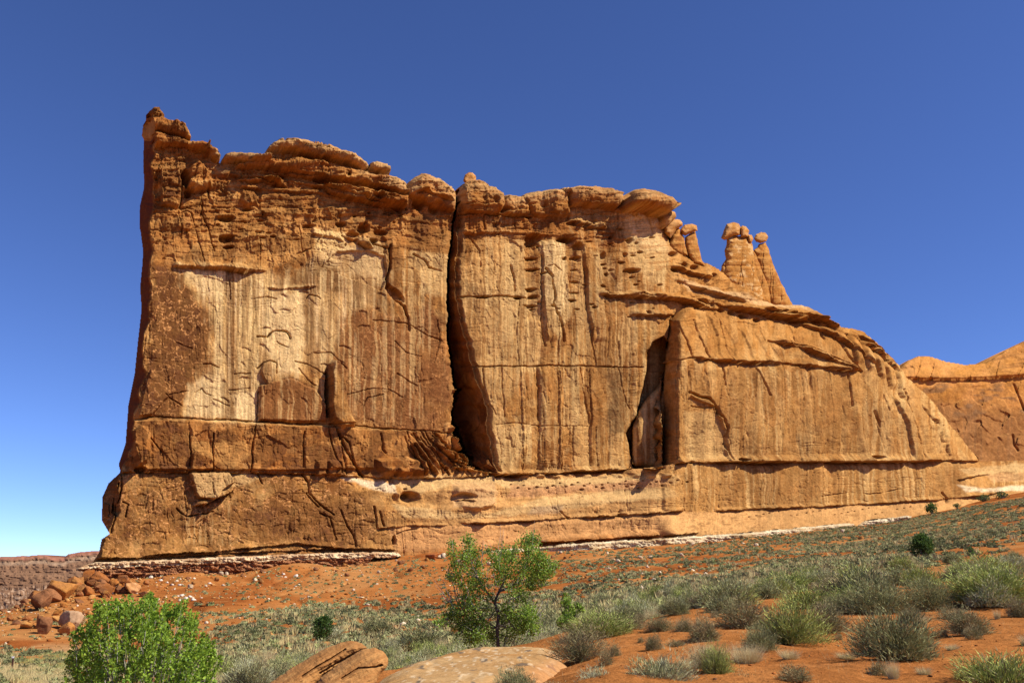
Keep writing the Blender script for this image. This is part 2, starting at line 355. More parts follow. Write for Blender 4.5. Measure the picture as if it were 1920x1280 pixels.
# caprock lobes (rounded, overhanging)
puffy([(265,252),(267,238),(273,230),(300,227),(330,233),(345,243),(357,262),(356,266),(340,264),(318,256),(296,250),(275,253)], 4.0, 11, .5)
puffy([(272,228),(273,218),(280,211),(290,207),(300,211),(308,221),(306,228),(290,230)], 2.5, 9, .4)
puffy([(284,254),(300,252),(340,264),(375,270),(390,279),(386,289),(360,281),(330,275),(300,274),(286,270)], 3.2, 9, .5)
puffy([(386,278),(402,286),(411,298),(410,308),(395,300),(385,290)], 3.2, 8, .5)
puffy([(414,307),(418,298),(432,293),(455,293),(480,300),(500,306),(500,312),(470,311),(440,305),(425,306)], 4.0, 9, .5)
puffy([(494,293),(500,282),(520,271),(560,272),(600,283),(640,294),(668,306),(684,316),(684,323),(668,322),(640,312),(600,303),(560,293),(520,287),(505,290)], 5.0, 12, .5)
puffy([(566,272),(590,270),(613,274),(632,284),(640,291),(610,286),(585,280)], 2.5, 8, .4)
puffy([(685,321),(686,314),(700,309),(720,315),(728,328),(710,326)], 4.0, 9, .5)
puffy([(500,306),(560,302),(620,316),(690,330),(735,336),(758,352),(759,368),(740,364),(700,352),(640,343),(580,330),(520,322),(470,318),(440,314),(470,307)], 3.4, 12, .5)
puffy([(600,352),(650,356),(700,362),(740,370),(758,375),(759,392),(740,388),(700,384),(660,376),(620,366)], 3.2, 12, .5)
puffy([(760,372),(762,346),(772,337),(783,331),(800,334),(820,342),(838,355),(849,371),(848,400),(830,394),(800,384),(780,378)], 3.5, 14, .45)
puffy([(855,372),(857,360),(863,350),(874,344),(892,342),(922,356),(940,366),(942,385),(935,400),(900,404),(868,398),(856,385)], 3.2, 16, .4)
puffy([(944,368),(970,372),(985,380),(990,402),(968,408),(944,404)], 2.4, 10, .4)
puffy([(972,372),(985,365),(1030,360),(1058,364),(1064,380),(1062,405),(1030,408),(1000,406),(986,385)], 2.8, 14, .4)
puffy([(1042,360),(1080,354),(1120,354),(1140,357),(1158,368),(1160,384),(1150,394),(1120,390),(1090,388),(1066,390),(1062,370)], 4.2, 16, .5)
puffy([(1160,392),(1158,374),(1166,370),(1190,369),(1215,373),(1236,381),(1246,392),(1246,402),(1235,410),(1210,402),(1185,399),(1165,398)], 8.5, 13, .55)
puffy([(1236,408),(1246,396),(1258,403),(1261,412),(1250,424),(1240,430)], 3.2, 9, .5)
ledge([(412,333),(440,330),(470,332),(510,340),(540,352)], 2.0, 13, 1.4, 5, 15)
ledge([(505,344),(540,341),(590,350),(640,362),(690,376),(730,386),(760,392)], 1.6, 12, 1.8, 6, 17)
for y0, sd in ((322, 51), (338, 53), (352, 55)): ledge([(440,y0),(520,y0+6),(600,y0+14),(680,y0+28),(745,y0+42)], 1.0, 8, .9, 3, sd)
hole(525,331,10,4,2.4); hole(600,338,12,3,1.8); hole(648,334,4,3,1.8); hole(700,376,16,6,2.2)
# balanced-rock block: alcoves beneath
hole(783,386,12,11,3.2,.5); hole(815,390,10,10,2.0,.5)
ledge([(762,372),(785,364),(805,372),(846,384)], 1.2, 8, 1.4, 5, 18)
crack([(759,345),(760,372),(761,394)], 2.2, 4.0)
crack([(854,404),(880,402),(930,404),(990,407)], 1.8, 2.0); crack([(856,388),(900,390),(940,386)], 1.2, 1.0)
for x in (880, 905, 930, 963, 988): crack([(x,404),(x+3,432)], 1.2, .8)
ledge([(866,436),(900,438),(940,434),(990,440),(1040,443),(1080,440)], 1.2, 12, .6, 5, 19)
hole(921,382,7,7,1.6); hole(944,395,8,5,2.4); hole(990,408,9,3,2.4)
ledge([(1062,416),(1090,422),(1120,426),(1140,428)], 1.8, 10, 2.2, 5, 20)
hole(1074,418,11,4,2.6); hole(1100,421,9,3.5,2.2); hole(1120,424,8,3,1.8); hole(1164,429,8,3,1.6)
for x in (1076,1110,1150): crack([(x,390),(x+6,430)], 1.1, .8)
crack([(1160,372),(1158,388)],2,3.5); crack([(1062,366),(1063,395)],1.8,2.5)
crack([(1186,403),(1194,428)], 1.6, 1.4); crack([(1216,404),(1226,436)], 1.3, 1.0)
# holes in columns under the cap of the middle block
gh = np.random.default_rng(4)
for cx, ys_, rx, dd in ((998,(458,484,504,543,558,572),13,3.0),(1077,(486,527,548,563),11,2.6),(1134,(478,494,513,537),9,2.4),(1170,(475,494),8,2.4),(1176,(452,),10,2.6)):
    for q, y in enumerate(ys_): hole(cx+gh.normal()*3, y+gh.normal()*1.5, rx*gh.uniform(.45, 1.1), (7 if q == 0 else 3.8)*gh.uniform(.5, 1.1), dd*gh.uniform(.5, 1.1), gh.uniform(.3, .8))
for k in range(40): hole(gh.uniform(985, 1240), 445+gh.random()**1.5*150, gh.uniform(2, 7), gh.uniform(1.2, 3.2), gh.uniform(.7, 2), .4)
for k in range(30): hole(gh.uniform(400, 760), 395+gh.random()*70, gh.uniform(2, 8), gh.uniform(1.2, 3.5), gh.uniform(.7, 1.8), .4)
hole(1060,450,16,6,3.0); hole(1085,462,10,8,3.2); hole(1000,447,17,9,3.2); hole(1185,508,16,5,2.8)
step([(440,985),(1, 1)] and [(985,440),(986,500),(989,600)], -1.0, 10, soft=1.2, ext=30)
step([(1015,450),(1017,520),(1021,600),(1026,640)], .7, 10, soft=1.2, ext=42)
step([(1060,450),(1066,500),(1073,600),(1078,680)], -.7, 10, soft=1.2, ext=30)
step([(1090,456),(1100,520),(1105,600),(1112,640)], .8, 10, soft=1.2, ext=44)
step([(1118,456),(1126,500),(1135,560)], -.9, 10, soft=1.4, ext=40)
crack([(1022,505),(1034,520),(1035,540),(1040,555),(1037,570),(1046,590),(1056,615),(1058,640)], 2.6, 3.0)
crack([(957,497),(965,520),(965,545)], 2.0, 1.8); crack([(1024,500),(1040,498),(1052,508)],1.2,.8)
crack([(1015,480),(1018,560),(1016,600),(1022,650)], 1.6, 1.6); crack([(1088,470),(1098,520),(1102,580),(1112,630)],1.6,1.4)
crack([(880,436),(900,470),(902,500)], 1.6, 1.2)
for p in ([(975,560),(968,620),(972,686)], [(1046,600),(1048,686)], [(1104,600),(1120,686)], [(1160,640),(1162,686)], [(905,690),(910,740),(930,775)], [(940,690),(946,780)], [(1008,690),(1010,880)], [(1048,690),(1054,760),(1052,878)], [(1088,690),(1096,740),(1106,800),(1105,878)], [(1158,690),(1170,730),(1182,765)], [(1118,800),(1120,878)], [(978,800),(980,886)], [(1074,800),(1076,880)]):
    crack(p, 1.3, 1.0)
for x, a in ((1046, .6), (1104, -.6), (1010, .5), (1052, -.5), (1106, .7), (975, .5)): step([(x,690),(x+2,780),(x+2,878)], a, 10, soft=1.5, ext=40)
# stacked ledges running to the right below the pinnacles
for L_, o, u, c in (([(1120,552),(1160,556),(1200,552),(1250,556)], 1.6, 10, 1.6), ([(1176,556),(1230,558),(1270,562),(1320,575),(1350,583)], 2.4, 14, 2.2), ([(1262,524),(1310,540),(1360,556),(1400,566)], 1.6, 12, 1.8),
        ([(1300,560),(1345,572),(1400,582),(1450,590),(1490,600),(1545,602)], 2.6, 16, 2.8), ([(1180,590),(1220,592),(1262,590)], 1.0, 12, 1.2), ([(1440,592),(1500,598),(1560,612)], 1.8, 9, 1.6), ([(1256,500),(1300,512),(1345,522)], 1.4, 10, 1.4)):
    ledge(L_, o, u, c, 5, int(L_[0][0]) % 97)
for cx, cy in ((1262,476),(1285,496),(1305,500),(1265,506),(1340,516),(1350,582),(1372,586),(1395,592),(1420,600)): hole(cx, cy, 8, 5, 2.4)
crack([(1532,608),(1540,622),(1545,634)], 3, 3.4); crack([(1560,612),(1572,640),(1590,664),(1610,690),(1616,697)], 2.4, 3.4)
crack([(1440,640),(1480,642),(1540,660),(1590,680),(1612,694)], 1.6, 2.0); ledge([(1450,640),(1490,648),(1545,668),(1610,694)], 1.6, 12, 1.2, 6, 24)
for x, y0, x1, y1 in ((1578,640,1590,662),(1632,640,1640,690),(1660,660,1672,700),(1600,620,1612,650),(1480,610,1492,640),(1420,600,1434,640)): crack([(x,y0),(x1,y1)], 1.5, 1.2)
# tall recess and leaning slab beside the prow
pts = [(1210,700),(1212,660),(1224,640),(1244,628),(1256,640),(1252,700),(1240,760),(1240,800),(1245,880),(1186,880),(1180,830),(1172,812),(1190,780),(1200,740)]
s = win(pts, 10); mrec = inside(XS[s], YS[s], pts); rr = seg_dist(XS[s], YS[s], pts, True)
B[s] -= np.where(mrec, 7.0*sm(0, 4, rr), 0)
pts = [(1240,720),(1245,700),(1246,705),(1240,760),(1243,800),(1246,876),(1226,880),(1190,876),(1186,868),(1186,800),(1196,770),(1215,742)]
s = win(pts, 10); mr2 = inside(XS[s], YS[s], pts); rr = seg_dist(XS[s], YS[s], pts, True)
B[s] += np.where(mr2, 4.5+3.6*np.sqrt(np.clip(1-(1-np.clip(rr/16, 0, 1))**2, 0, 1)), 0)
slab([(1246,690),(1250,640),(1268,680),(1270,760),(1272,868),(1246,872)], -1.2, 3)
crack([(1245,700),(1240,760),(1243,800),(1246,876)], 2.4, 5, False)
crack([(1272,680),(1270,730),(1272,868)], 1.6, 1.0)
# broken arch crack on the buttress
crack([(1295,735),(1316,742),(1330,746),(1342,756),(1350,775),(1362,790),(1367,803),(1364,830),(1372,862)], 2.4, 2.4)
crack([(1300,758),(1318,762),(1342,762)], 1.3, 1.2); slab([(1296,740),(1342,760),(1350,778),(1364,806),(1366,866),(1276,866),(1282,760)], -.9, 2)
crack([(1356,845),(1362,830)],1.2,1); hole(1300,866,7,3,2.0); hole(1392,862,12,3,2.2); hole(1645,857,14,4,2.2)
for p in ([(1690,730),(1715,800),(1730,858)], [(1730,760),(1760,800),(1776,858)], [(1655,740),(1668,770)], [(1640,770),(1650,800)], [(1765,800),(1775,850)], [(1590,700),(1600,760)], [(1355,680),(1362,720)], [(1420,690),(1445,740)], [(1300,600),(1330,670)], [(1345,600),(1372,676)], [(1262,592),(1290,640),(1300,670)]):
    crack(p, 2.2, 1.5)
for x, y0 in ((1322,590),(1352,600),(1382,612),(1412,620),(1440,640)): step([(x,y0),(x+22,y0+40),(x+26,678)], .35+.15*(x % 4), 12, soft=3, ext=26)
for k_, L_ in enumerate(([(1490,590),(1545,604),(1600,632),(1650,668),(1688,700)], [(1500,606),(1555,624),(1600,652),(1640,686)], [(1600,628),(1640,650),(1676,684)], [(1420,582),(1480,586),(1530,598),(1575,616)])):
    ledge(L_, 1.7, 11, 1.8, 3, 71+k_)
for x, y0 in ((1590,622),(1612,634),(1634,650),(1655,668),(1676,690)): step([(x,y0),(x+8,y0+26),(x+14,y0+60)], 1.3, 10, soft=2, ext=20); crack([(x,y0+6),(x+7,y0+26),(x+12,y0+55)], 1.8, 1.6)
# right edge flakes
step([(1672,740),(1700,800),(1712,862)], 1.2, 14, soft=3, ext=30); step([(1745,775),(1765,820),(1772,862)], 1.2, 14, soft=3, ext=30)
# left block: arches, spalls and the standing flake
crack([(483,631),(500,632),(512,622),(520,620),(538,622),(544,634)], 2.2, 1.8); crack([(484,690),(496,680),(508,676),(518,680),(519,700)], 2.0, 1.6)
crack([(383,682),(396,682),(410,690)], 1.5, 1.0); crack([(365,736),(378,728),(386,736),(395,740)], 1.3, .9)
crack([(575,560),(580,553),(596,556),(600,560)], 1.5, 1.2)
slab([(488,692),(494,680),(509,677),(518,682),(517,706),(508,722),(498,722)], .9, 3)
slab([(484,725),(489,722),(545,708),(590,730),(612,760),(612,792),(482,790)], 1.1, 4)
slab([(272,720),(282,690),(302,706),(318,720),(318,745),(292,770),(284,780),(258,780)], 1.0, 3)
pts = [(612,700),(616,682),(626,674),(638,680),(646,720),(652,760),(668,800),(640,806),(616,790),(612,760)]
slab(pts, 3.4, 7); crack([(612,700),(610,740),(614,780)], 3.2, 4.0, False); hole(613,735,4,45,5.0,.3)
crack([(484,735),(482,790)], 1.8, 1.4)
crack([(730,460),(731,500),(725,540),(740,560),(758,572),(766,600),(768,620)], 2.6, 2.6); slab([(726,528),(748,544),(758,556),(760,566),(742,560),(726,545)], -2.2, 2)
slab([(600,500),(632,470),(690,466),(722,480),(728,520),(716,545),(650,520)], -.9, 2)
ledge([(584,440),(620,446),(645,452)], 1.2, 12, 2.0, 4, 25); ledge([(645,446),(672,452),(690,462),(700,464)], 1.8, 16, 2.2, 5, 26)
hole(682,428,12,10,3.0); hole(715,436,12,6,2.2); hole(660,440,12,7,1.8); hole(700,452,9,5,2.2)
crack([(640,442),(672,456),(700,458),(728,466),(730,480)], 1.6, 1.4); crack([(776,476),(795,486),(805,500),(828,508)], 2.2, 1.8); crack([(600,447),(586,466),(556,476)], 1.2, .9)
for p in ([(640,402),(640,440)], [(560,420),(566,470)], [(720,470),(722,500)], [(430,500),(432,560)]): crack(p, 1.2, .8)
hole(580,424,12,4,1.6); hole(640,420,10,5,1.8)
ledge([(500,540),(530,542),(560,540),(595,538)], .7, 8, .8, 3, 27)
for p in ([(555,676),(575,682),(590,690),(615,706)], [(560,690),(575,710),(590,722)], [(590,662),(620,660),(650,690)], [(740,640),(760,660),(790,668)], [(650,740),(690,728),(730,730),(756,744)], [(680,770),(690,745),(720,738)], [(744,700),(770,715),(784,722)],
          [(440,700),(470,700)], [(430,730),(468,728)], [(400,748),(430,760)], [(520,640),(540,650)], [(470,560),(500,556),(520,560)], [(330,640),(360,655)], [(820,600),(825,640),(815,680)], [(700,600),(760,606),(830,640)], [(310,740),(340,760)], [(282,822),(295,838),(303,848)], [(316,740),(352,732)]):
    crack(p, 1.1, .8)
for k in range(20):                                # short hairline spall edges on the pale face
    x, y = 380+((k*73) % 330), 520+((k*131) % 230); a = ((k*37) % 20-6); L = 8+(k*29) % 18
    spall([(x,y),(x+L*.4,y-3+a*.2),(x+L,y+a*.5)], .40, 4+k % 5)
# lower bands
for p in ([(355,812),(356,884)], [(398,812),(398,884)], [(478,795),(472,845),(470,884)], [(630,800),(642,860),(648,888)], [(640,820),(652,830),(662,870),(674,892)], [(615,800),(622,840),(640,886)], [(568,810),(566,876)], [(716,812),(718,842),(724,850)]):
    crack(p, 1.8, 1.5)
crack([(630,800),(640,830),(660,870),(680,892)], 3.0, 3.0)
slab([(356,852),(365,845),(390,845),(398,852),(398,882),(356,882)], 1.2, 3)
for a, b, c, d in ((590,883,612,866),(612,866,640,890),(716,880,738,893),(740,880,762,893),(764,880,795,893)):
    slab([(a,min(b,d)-4),(c,min(b,d)-4),(c,895),(a,895)], 1.1, 5)
slab([(700,858),(760,856),(800,862),(806,892),(716,892),(704,880)], 2.0, 9)
slab([(246,810),(262,796),(282,812),(282,850),(274,868),(256,880),(246,850)], 3.0, 6); hole(262,880,12,6,3.0)
for k in range(19):                                # the shattered fan of thin ribs
    x0 = 760+k*5.2+gh.normal()*2; x1 = x0+34+k*2.6+gh.normal()*6; y0 = 806+gh.uniform(0, 14)+(k > 11)*(k-11)*8; y1 = 892-gh.random()**2*30
    crack([(x0,y0),((x0+x1)/2+gh.normal()*3,(y0+y1)/2-4),(x1,y1)], 1.5, gh.uniform(1.2, 3), True)
    if k % 3: slab([(x0+1,y0+gh.uniform(0, 20)),(x0+6,y0+1+gh.uniform(0, 20)),(x1+6,y1-4),(x1+1,y1)], gh.uniform(.4, 2.0), 1.6, wob=False)
slab([(838,802),(850,790),(870,812),(900,845),(925,880),(912,888),(880,870),(850,845)], 3.5, 9); slab([(848,730),(862,720),(888,760),(896,800),(880,822),(858,800)], 4.0, 8)
crack([(846,812),(850,840),(872,868),(905,886)], 2.2, 2.5)
# plinth, left: overhanging blocks and slanting cracks
slab([(354,884),(430,884),(440,905),(425,912),(398,938),(368,936),(358,905)], 2.0, 3)
ledge([(360,950),(385,944),(400,936),(430,924),(440,912)], 2.4, 12, 2.0, 6, 29)
crack([(397,905),(398,936)], 1.4, 1.4); crack([(330,952),(345,964),(352,968),(400,958)], 1.8, 1.4)
for p in ([(568,890),(578,905),(580,925),(600,945),(625,965)], [(640,955),(652,985),(664,1005),(668,1024)], [(600,962),(618,970),(625,995),(630,1010)], [(228,886),(226,925),(218,960),(208,1000)], [(222,905),(210,960)], [(230,940),(240,945),(236,968)], [(700,950),(706,988)], [(710,960),(720,985)], [(486,890),(492,905)], [(575,925),(582,935),(598,950)]):
    crack(p, 2.0, 1.9)
hole(218,955,7,14,3.0); slab([(192,940),(205,945),(205,972),(192,976)], 2, 4)
ledge([(262,1042),(330,1036),(400,1034),(470,1026),(560,1018),(640,1028)], 1.5, 10, 1.6, 4, 30)
ledge([(176,1046),(260,1044),(360,1040),(480,1034),(620,1028),(740,1030)], 1.2, 8, 2.4, 5, 37)
slab([(190,1002),(210,998),(214,1030),(200,1050),(180,1050)], 2.5, 7)
for k in range(46):                                # mud-crack like web of thin edges on the varnished foot
    x, y = 240+((k*97) % 470), 895+((k*59) % 130); a = (k*41) % 17-8
    spall([(x,y),(x+9,y-4+a*.3),(x+15+(k % 4)*4,y+a*.6)], .3, 4)
# plinth, middle: alcoves
hole(768,932,20,12,3.0,.35); hole(765,928,9,6,1.6,.4); hole(742,934,8,10,1.2,.3)
hole(868,932,22,8,2.2,.4); slab([(848,905),(895,905),(930,915),(930,950),(895,960),(860,955),(846,930)], 1.6, 10); ledge([(848,938),(870,936),(890,940)], .8, 8, 1.2, 4, 32)
ledge([(860,981),(950,979),(1050,972),(1140,967),(1245,960),(1286,957)], 1.3, 8, 1.8, 3, 33)
crack([(1050,958),(1058,968),(1066,972)], 2, 1.6); hole(1164,965,10,3,1.6)
ledge([(1010,1018),(1080,1012),(1160,1008),(1240,1004),(1310,998)], 2.0, 14, 3.6, 7, 34)
for k in range(10): slab([(975+k*29,884),(975+k*29+24,883),(975+k*29+22,896+k % 3),(975+k*29+4,897)], 1.5, 6)
for x in (760,1008,1090,1130,1176,1200): hole(x, 912+(x % 7), 4, 2, 1.0)
for k in range(30): hole(960+k*11.3, 907+((k*7) % 11)-k*.3, 2.6, 1.5, 1.0)
ledge([(700,990),(760,986),(840,984)], .5, 6, .8, 3, 41)
hole(738,1012,5,9,3.0); crack([(744,1000),(756,995),(780,992)], 1.5, 1.0)
crack([(1276,900),(1280,925),(1284,958)], 1.6, 1.2); slab([(1240,912),(1262,890),(1282,900),(1282,956),(1240,958)], .8, 4)
# plinth, right
ledge([(1340,957),(1450,952),(1560,948),(1700,940),(1830,930),(1885,922)], .9, 7, 1.5, 3, 35)
ledge([(1792,900),(1810,895),(1840,890),(1862,888)], .9, 6, 1.4, 3, 36); crack([(1766,922),(1774,934),(1776,942)], 1.8, 1.6); crack([(1620,926),(1650,924),(1690,916)], 1.1, .8)
crack([(1540,930),(1600,922)],1.1,.7)
for k in range(24): hole(1390+((k*53) % 330), 958+((k*19) % 14)-((k*53) % 330)*.03, 2.5, 1.3, .7)
# ---------------------------------------------------------------- colours of the rock, with shade painted on side face and cleft
def C3(r, g, b): return np.array([r, g, b], np.float32)
ORG, TAN, PALE, VARN, DARK, RED, CREAM, WHT = C3(.42,.182,.046), C3(.46,.235,.076), C3(.64,.425,.185), C3(.135,.054,.018), C3(.085,.043,.022), C3(.29,.098,.024), C3(.52,.335,.150), C3(.74,.60,.40)
CC = np.empty(SH+(3,), np.float32); CC[:] = ORG
def mixc(c, m):
    global CC
    m = np.clip(m, 0, 1)[..., None].astype(np.float32); CC = CC*(1-m)+c*m
b1 = fbm(GX/40, GY/30, 4, 201); b2 = fbm(GX/9, GY/12, 4, 207, .6); strk = fbm(GX/4.2+N1, GY/260, 4, 211, .65)*(.35+1.1*sm(-.25, .3, fbm(GX/45, GY/110, 3, 213))); strk2 = fbm(GX/14+N1, GY/330, 3, 217)
web = np.abs(fbm(XW/16, YW/14, 4, 223, .6))
mixc(TAN, 0.5+0.9*b1); mixc(RED, sm(.15, .6, -b1)*.45)
mixc(TAN, sm(930, 960, GX)*0.55*(0.6+b2))
mixc(RED, .5*sm(.1, .6, b2)*sm(840, 880, GX))
# freshly broken plates are paler, old ones darker, each with a crisp edge
pz = terr(fbm(XW/24, YW/30, 4, 271, .6), 4, .06); pz2 = terr(fbm(XW/11, YW/13, 3, 275, .6), 3, .06)
lw = (GX < 870)*1.0
mixc(VARN, sm(.05, .2, pz)*(.30+.30*lw)); mixc(TAN, sm(-.05, -.3, pz)*.35); mixc(VARN, sm(.1, .3, pz2)*(.16+.16*lw)); mixc(PALE, sm(-.2, -.45, pz2)*.22)
cc1 = np.clip(fm2, 0, 1); mixc(VARN, sm(.35, .4, f2[2])*cc1*(.15+.25*lw)); mixc(PALE, sm(.45, .5, -f2[2])*cc1*.30); mixc(VARN, sm(.4, .45, f1[3])*(.10+.25*lw)); mixc(TAN, sm(.4, .45, -f1[3])*.3); mixc(RED, sm(.5, .55, f1[4])*.3)
mixc(VARN, rough_z*sm(.5, .55, f4[3])*.3); mixc(VARN, sm(.5, .6, f3[4])*sm(900, 960, GX)*.28); mixc(PALE, sm(.5, .6, -f3[4])*sm(900, 960, GX)*.30)
# upper varnish blotches
mixc(ORG, topz*(.35+.4*b1)*.7)
mixc(VARN, topz*sm(.06, .2, fbm(XW/30, YW/22, 4, 231))*(.35+.25*lw))
mixc(RED, topz*sm(.0, .3, fbm(XW/60, YW/7, 3, 233))*.4)
face = mask([(288,500),(480,500),(560,505),(640,470),(720,455),(840,480),(842,600),(840,800),(700,800),(400,786),(262,780),(284,600)], 14)
pale = mask([(330,502),(440,500),(500,520),(560,540),(600,480),(640,450),(700,455),(728,500),(700,560),(650,590),(620,660),(560,715),(486,730),(482,790),(340,782),(352,740),(390,690),(400,600),(372,560),(345,540)], 30, 22, 30, 1)
varn1 = mask([(286,500),(345,506),(368,560),(400,600),(388,660),(352,740),(330,786),(258,784),(280,640)], 12, 12, 22, 2)
varn2 = mask([(484,726),(545,706),(600,730),(614,792),(484,792)], 6, 4, 20, 3)
varn3 = mask([(640,590),(700,575),(770,600),(800,560),(842,640),(845,808),(690,800),(650,780),(620,690)], 14, 14, 30, 4)
varn4 = mask([(560,480),(640,500),(640,545),(580,550),(550,530)], 12, 10, 20, 5)
pale2 = mask([(588,430),(650,436),(660,470),(590,470)], 6, 8, 12, 6)
pale3 = mask([(772,470),(842,480),(838,556),(790,550)], 10, 10, 16, 7)
cl_ = fbm((GX+5*NL)/13, GY/420, 3, 311, .55); pale = pale*(.45+.55*sm(-.25, .15, cl_+.25*fbm(GX/30, GY/60, 3, 313)))
mixc(VARN, face*.45*sm(-.2, .4, strk2+.3*b1)); mixc(PALE, pale*(.86+.3*strk)); mixc(C3(.25,.115,.045), pale*sm(.0, .3, fbm(GX/22, GY/130, 4, 301, .6))*.55); mixc(VARN, varn1*.85); mixc(C3(.20,.078,.028), varn2*.8); mixc(C3(.19,.075,.028), varn3*(.72+.5*b1)); mixc(VARN, varn4*.7)
mixc(PALE, pale2*.8); mixc(PALE, pale3*.55)
web2 = sm(.055, .015, web)
cl2 = fbm((GX+2.5*NL)/7, GY/700, 3, 317, .6); fade_ = sm(.0, .25, fbm(GX/26, GY/70, 3, 319)+.15)
mixc(C3(.22,.10,.038), faceb*sm(.16, .26, cl2)*fade_*.55*(.4+.6*pale+.3*varn3)); mixc(C3(.70,.49,.235), faceb*sm(.14, .24, -cl2)*fade_*(.5*pale+.28)*(1-varn1)*(1-varn2))
mixc(C3(.68,.47,.21), sm(880, 900, GX)*sm(1240, 1225, GX)*sm(440, 470, GY)*sm(880, 860, GY)*sm(.16, .28, -cl2)*fade_*.4); mixc(VARN, sm(880, 900, GX)*sm(1240, 1225, GX)*sm(440, 470, GY)*sm(880, 860, GY)*sm(.18, .28, cl2)*fade_*.35)
mixc(C3(.56,.27,.10), web2*(varn1*.8+varn3*.5+mask([(286,500),(400,520),(400,700),(286,660)],10)*.4))
st = sm(.12, .34, strk)*face
mixc(VARN, st*.62*pale); mixc(VARN, sm(.15, .4, fbm(GX/2.1, GY/190, 3, 219))*face*.4); mixc(C3(.80,.56,.29), sm(.2, .45, fbm(GX/3.1, GY/150, 3, 221))*pale*.6); mixc(PALE, sm(.1,.35,-strk)*face*.4*(1-varn1))
for x0, x1, ya, yb, a in ((424,438,502,790,.78),(444,449,520,780,.5),(412,418,510,700,.4),(573,579,560,700,.6),(582,586,556,760,.6),(455,460,512,780,.4),(466,470,640,790,.5),(560,565,560,640,.35),(600,606,560,640,.4),(690,694,500,620,.35),(660,664,470,600,.35),(480,484,520,690,.35),(526,529,560,620,.3),(615,620,530,640,.35),(740,745,480,560,.3)):
    xx = GX+1.6*fbm(GX*0+x0, GY/40, 2, x0); mixc(VARN, a*sm(x0-2, x0+1, xx)*sm(x1+2, x1-1, xx)*sm(ya-8, ya+25, GY)*sm(yb+6, yb-30, GY)*(.7+.6*fbm(GX/2.2, GY/90, 2, 9)))
# lower band and foot of the left block
band = mask([(240,788),(846,812),(800,892),(350,886),(235,882)], 4, 2)
mixc(RED, band*.35); mixc(VARN, band*sm(-.04, .08, fbm(XW/26, YW/20, 4, 241))*.75); mixc(VARN, mask([(282,800),(352,800),(352,884),(300,884)], 6, 4)*.6)
mixc(TAN, mask([(356,828),(460,828),(466,850),(440,880),(360,846)], 6, 8)*.6)
foot = mask([(180,884),(620,890),(700,940),(715,1040),(180,1058)], 10, 10, 30, 8)
mixc(VARN, foot*(.5+.55*fbm(XW/38, YW/26, 4, 251))); mixc(C3(.58,.28,.11), foot*web2*.75)
mixc(CREAM, mask([(356,888),(440,886),(500,892),(470,905),(436,912),(400,935),(370,930)], 5, 4)*.55)
mixc(CREAM, foot*mask([(340,950),(430,945),(430,1020),(350,1020)], 12, 6)*sm(-.1, .3, -strk)*.6)
mixc(VARN, foot*mask([(430,960),(650,940),(690,1000),(640,1020),(450,1010)], 12, 10)*.5)
# middle block
m_mid = sm(0, 14, GX-xe)*(~below)*sm(1262, 1240, GX)
mixc(ORG, m_mid*sm(560, 460, GY)*.5); mixc(RED, m_mid*mask([(860,400),(1130,420),(1240,470),(1240,480),(1060,450),(880,440)], 8, 8)*.55)
for P_, a in (([(900,445),(985,450),(984,690),(940,780),(926,880),(912,840),(890,700),(866,560),(885,470)], .28), ([(1012,448),(1062,450),(1070,590),(1050,640),(1020,600)], .85), ([(946,450),(984,455),(984,560),(960,640),(940,640)], .4), ([(1160,398),(1240,408),(1256,470),(1245,545),(1185,500),(1170,440)], .75), ([(1072,392),(1158,396),(1166,430),(1110,424),(1070,416)], .6), ([(1108,470),(1150,480),(1150,520),(1116,520)], .55), ([(930,800),(1000,796),(960,884),(936,884)], .55), ([(990,560),(1020,560),(1012,690),(970,700)], .35)):
    mixc(PALE, mask(P_, 10, 7, 16, int(P_[0][0]))*a*(.7+.6*np.clip(-strk+.3, 0, 1)))
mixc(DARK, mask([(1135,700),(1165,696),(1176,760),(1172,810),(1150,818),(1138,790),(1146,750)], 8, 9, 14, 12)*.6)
mixc(VARN, m_mid*sm(.1, .35, strk)*.38); mixc(VARN, m_mid*sm(.12, .4, b2)*.28); mixc(PALE, m_mid*sm(.05, .3, -strk)*.30)
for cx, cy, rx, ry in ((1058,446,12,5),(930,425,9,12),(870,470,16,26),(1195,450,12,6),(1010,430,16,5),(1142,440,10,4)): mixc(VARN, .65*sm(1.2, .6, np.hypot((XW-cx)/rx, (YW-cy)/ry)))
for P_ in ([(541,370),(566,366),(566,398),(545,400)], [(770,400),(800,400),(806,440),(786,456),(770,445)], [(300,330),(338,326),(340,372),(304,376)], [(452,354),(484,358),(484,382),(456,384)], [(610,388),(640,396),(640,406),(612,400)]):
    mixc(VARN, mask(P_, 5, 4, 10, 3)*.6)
mixc(VARN, mask([(762,400),(848,404),(846,480),(790,480),(766,450)], 8, 6)*.4*sm(-.3,.2,b1))
for P_, a in (([(500,560),(560,545),(575,600),(560,700),(520,700),(495,640)], .7), ([(350,720),(415,700),(418,780),(350,780)], .7), ([(440,740),(480,730),(482,788),(440,786)], .8), ([(345,504),(420,504),(415,560),(370,550)], .6), ([(1018,455),(1058,455),(1066,560),(1045,600),(1022,560)], .6), ([(1170,402),(1236,410),(1250,470),(1200,470)], .6), ([(600,470),(640,470),(640,500),(605,500)], .5), ([(650,462),(700,466),(716,520),(660,510)], .4)):
    mixc(C3(.76,.55,.28), mask(P_, 14, 8, 14, int(P_[0][1]))*a*(.75+.6*np.clip(-strk, -.5, .5)))
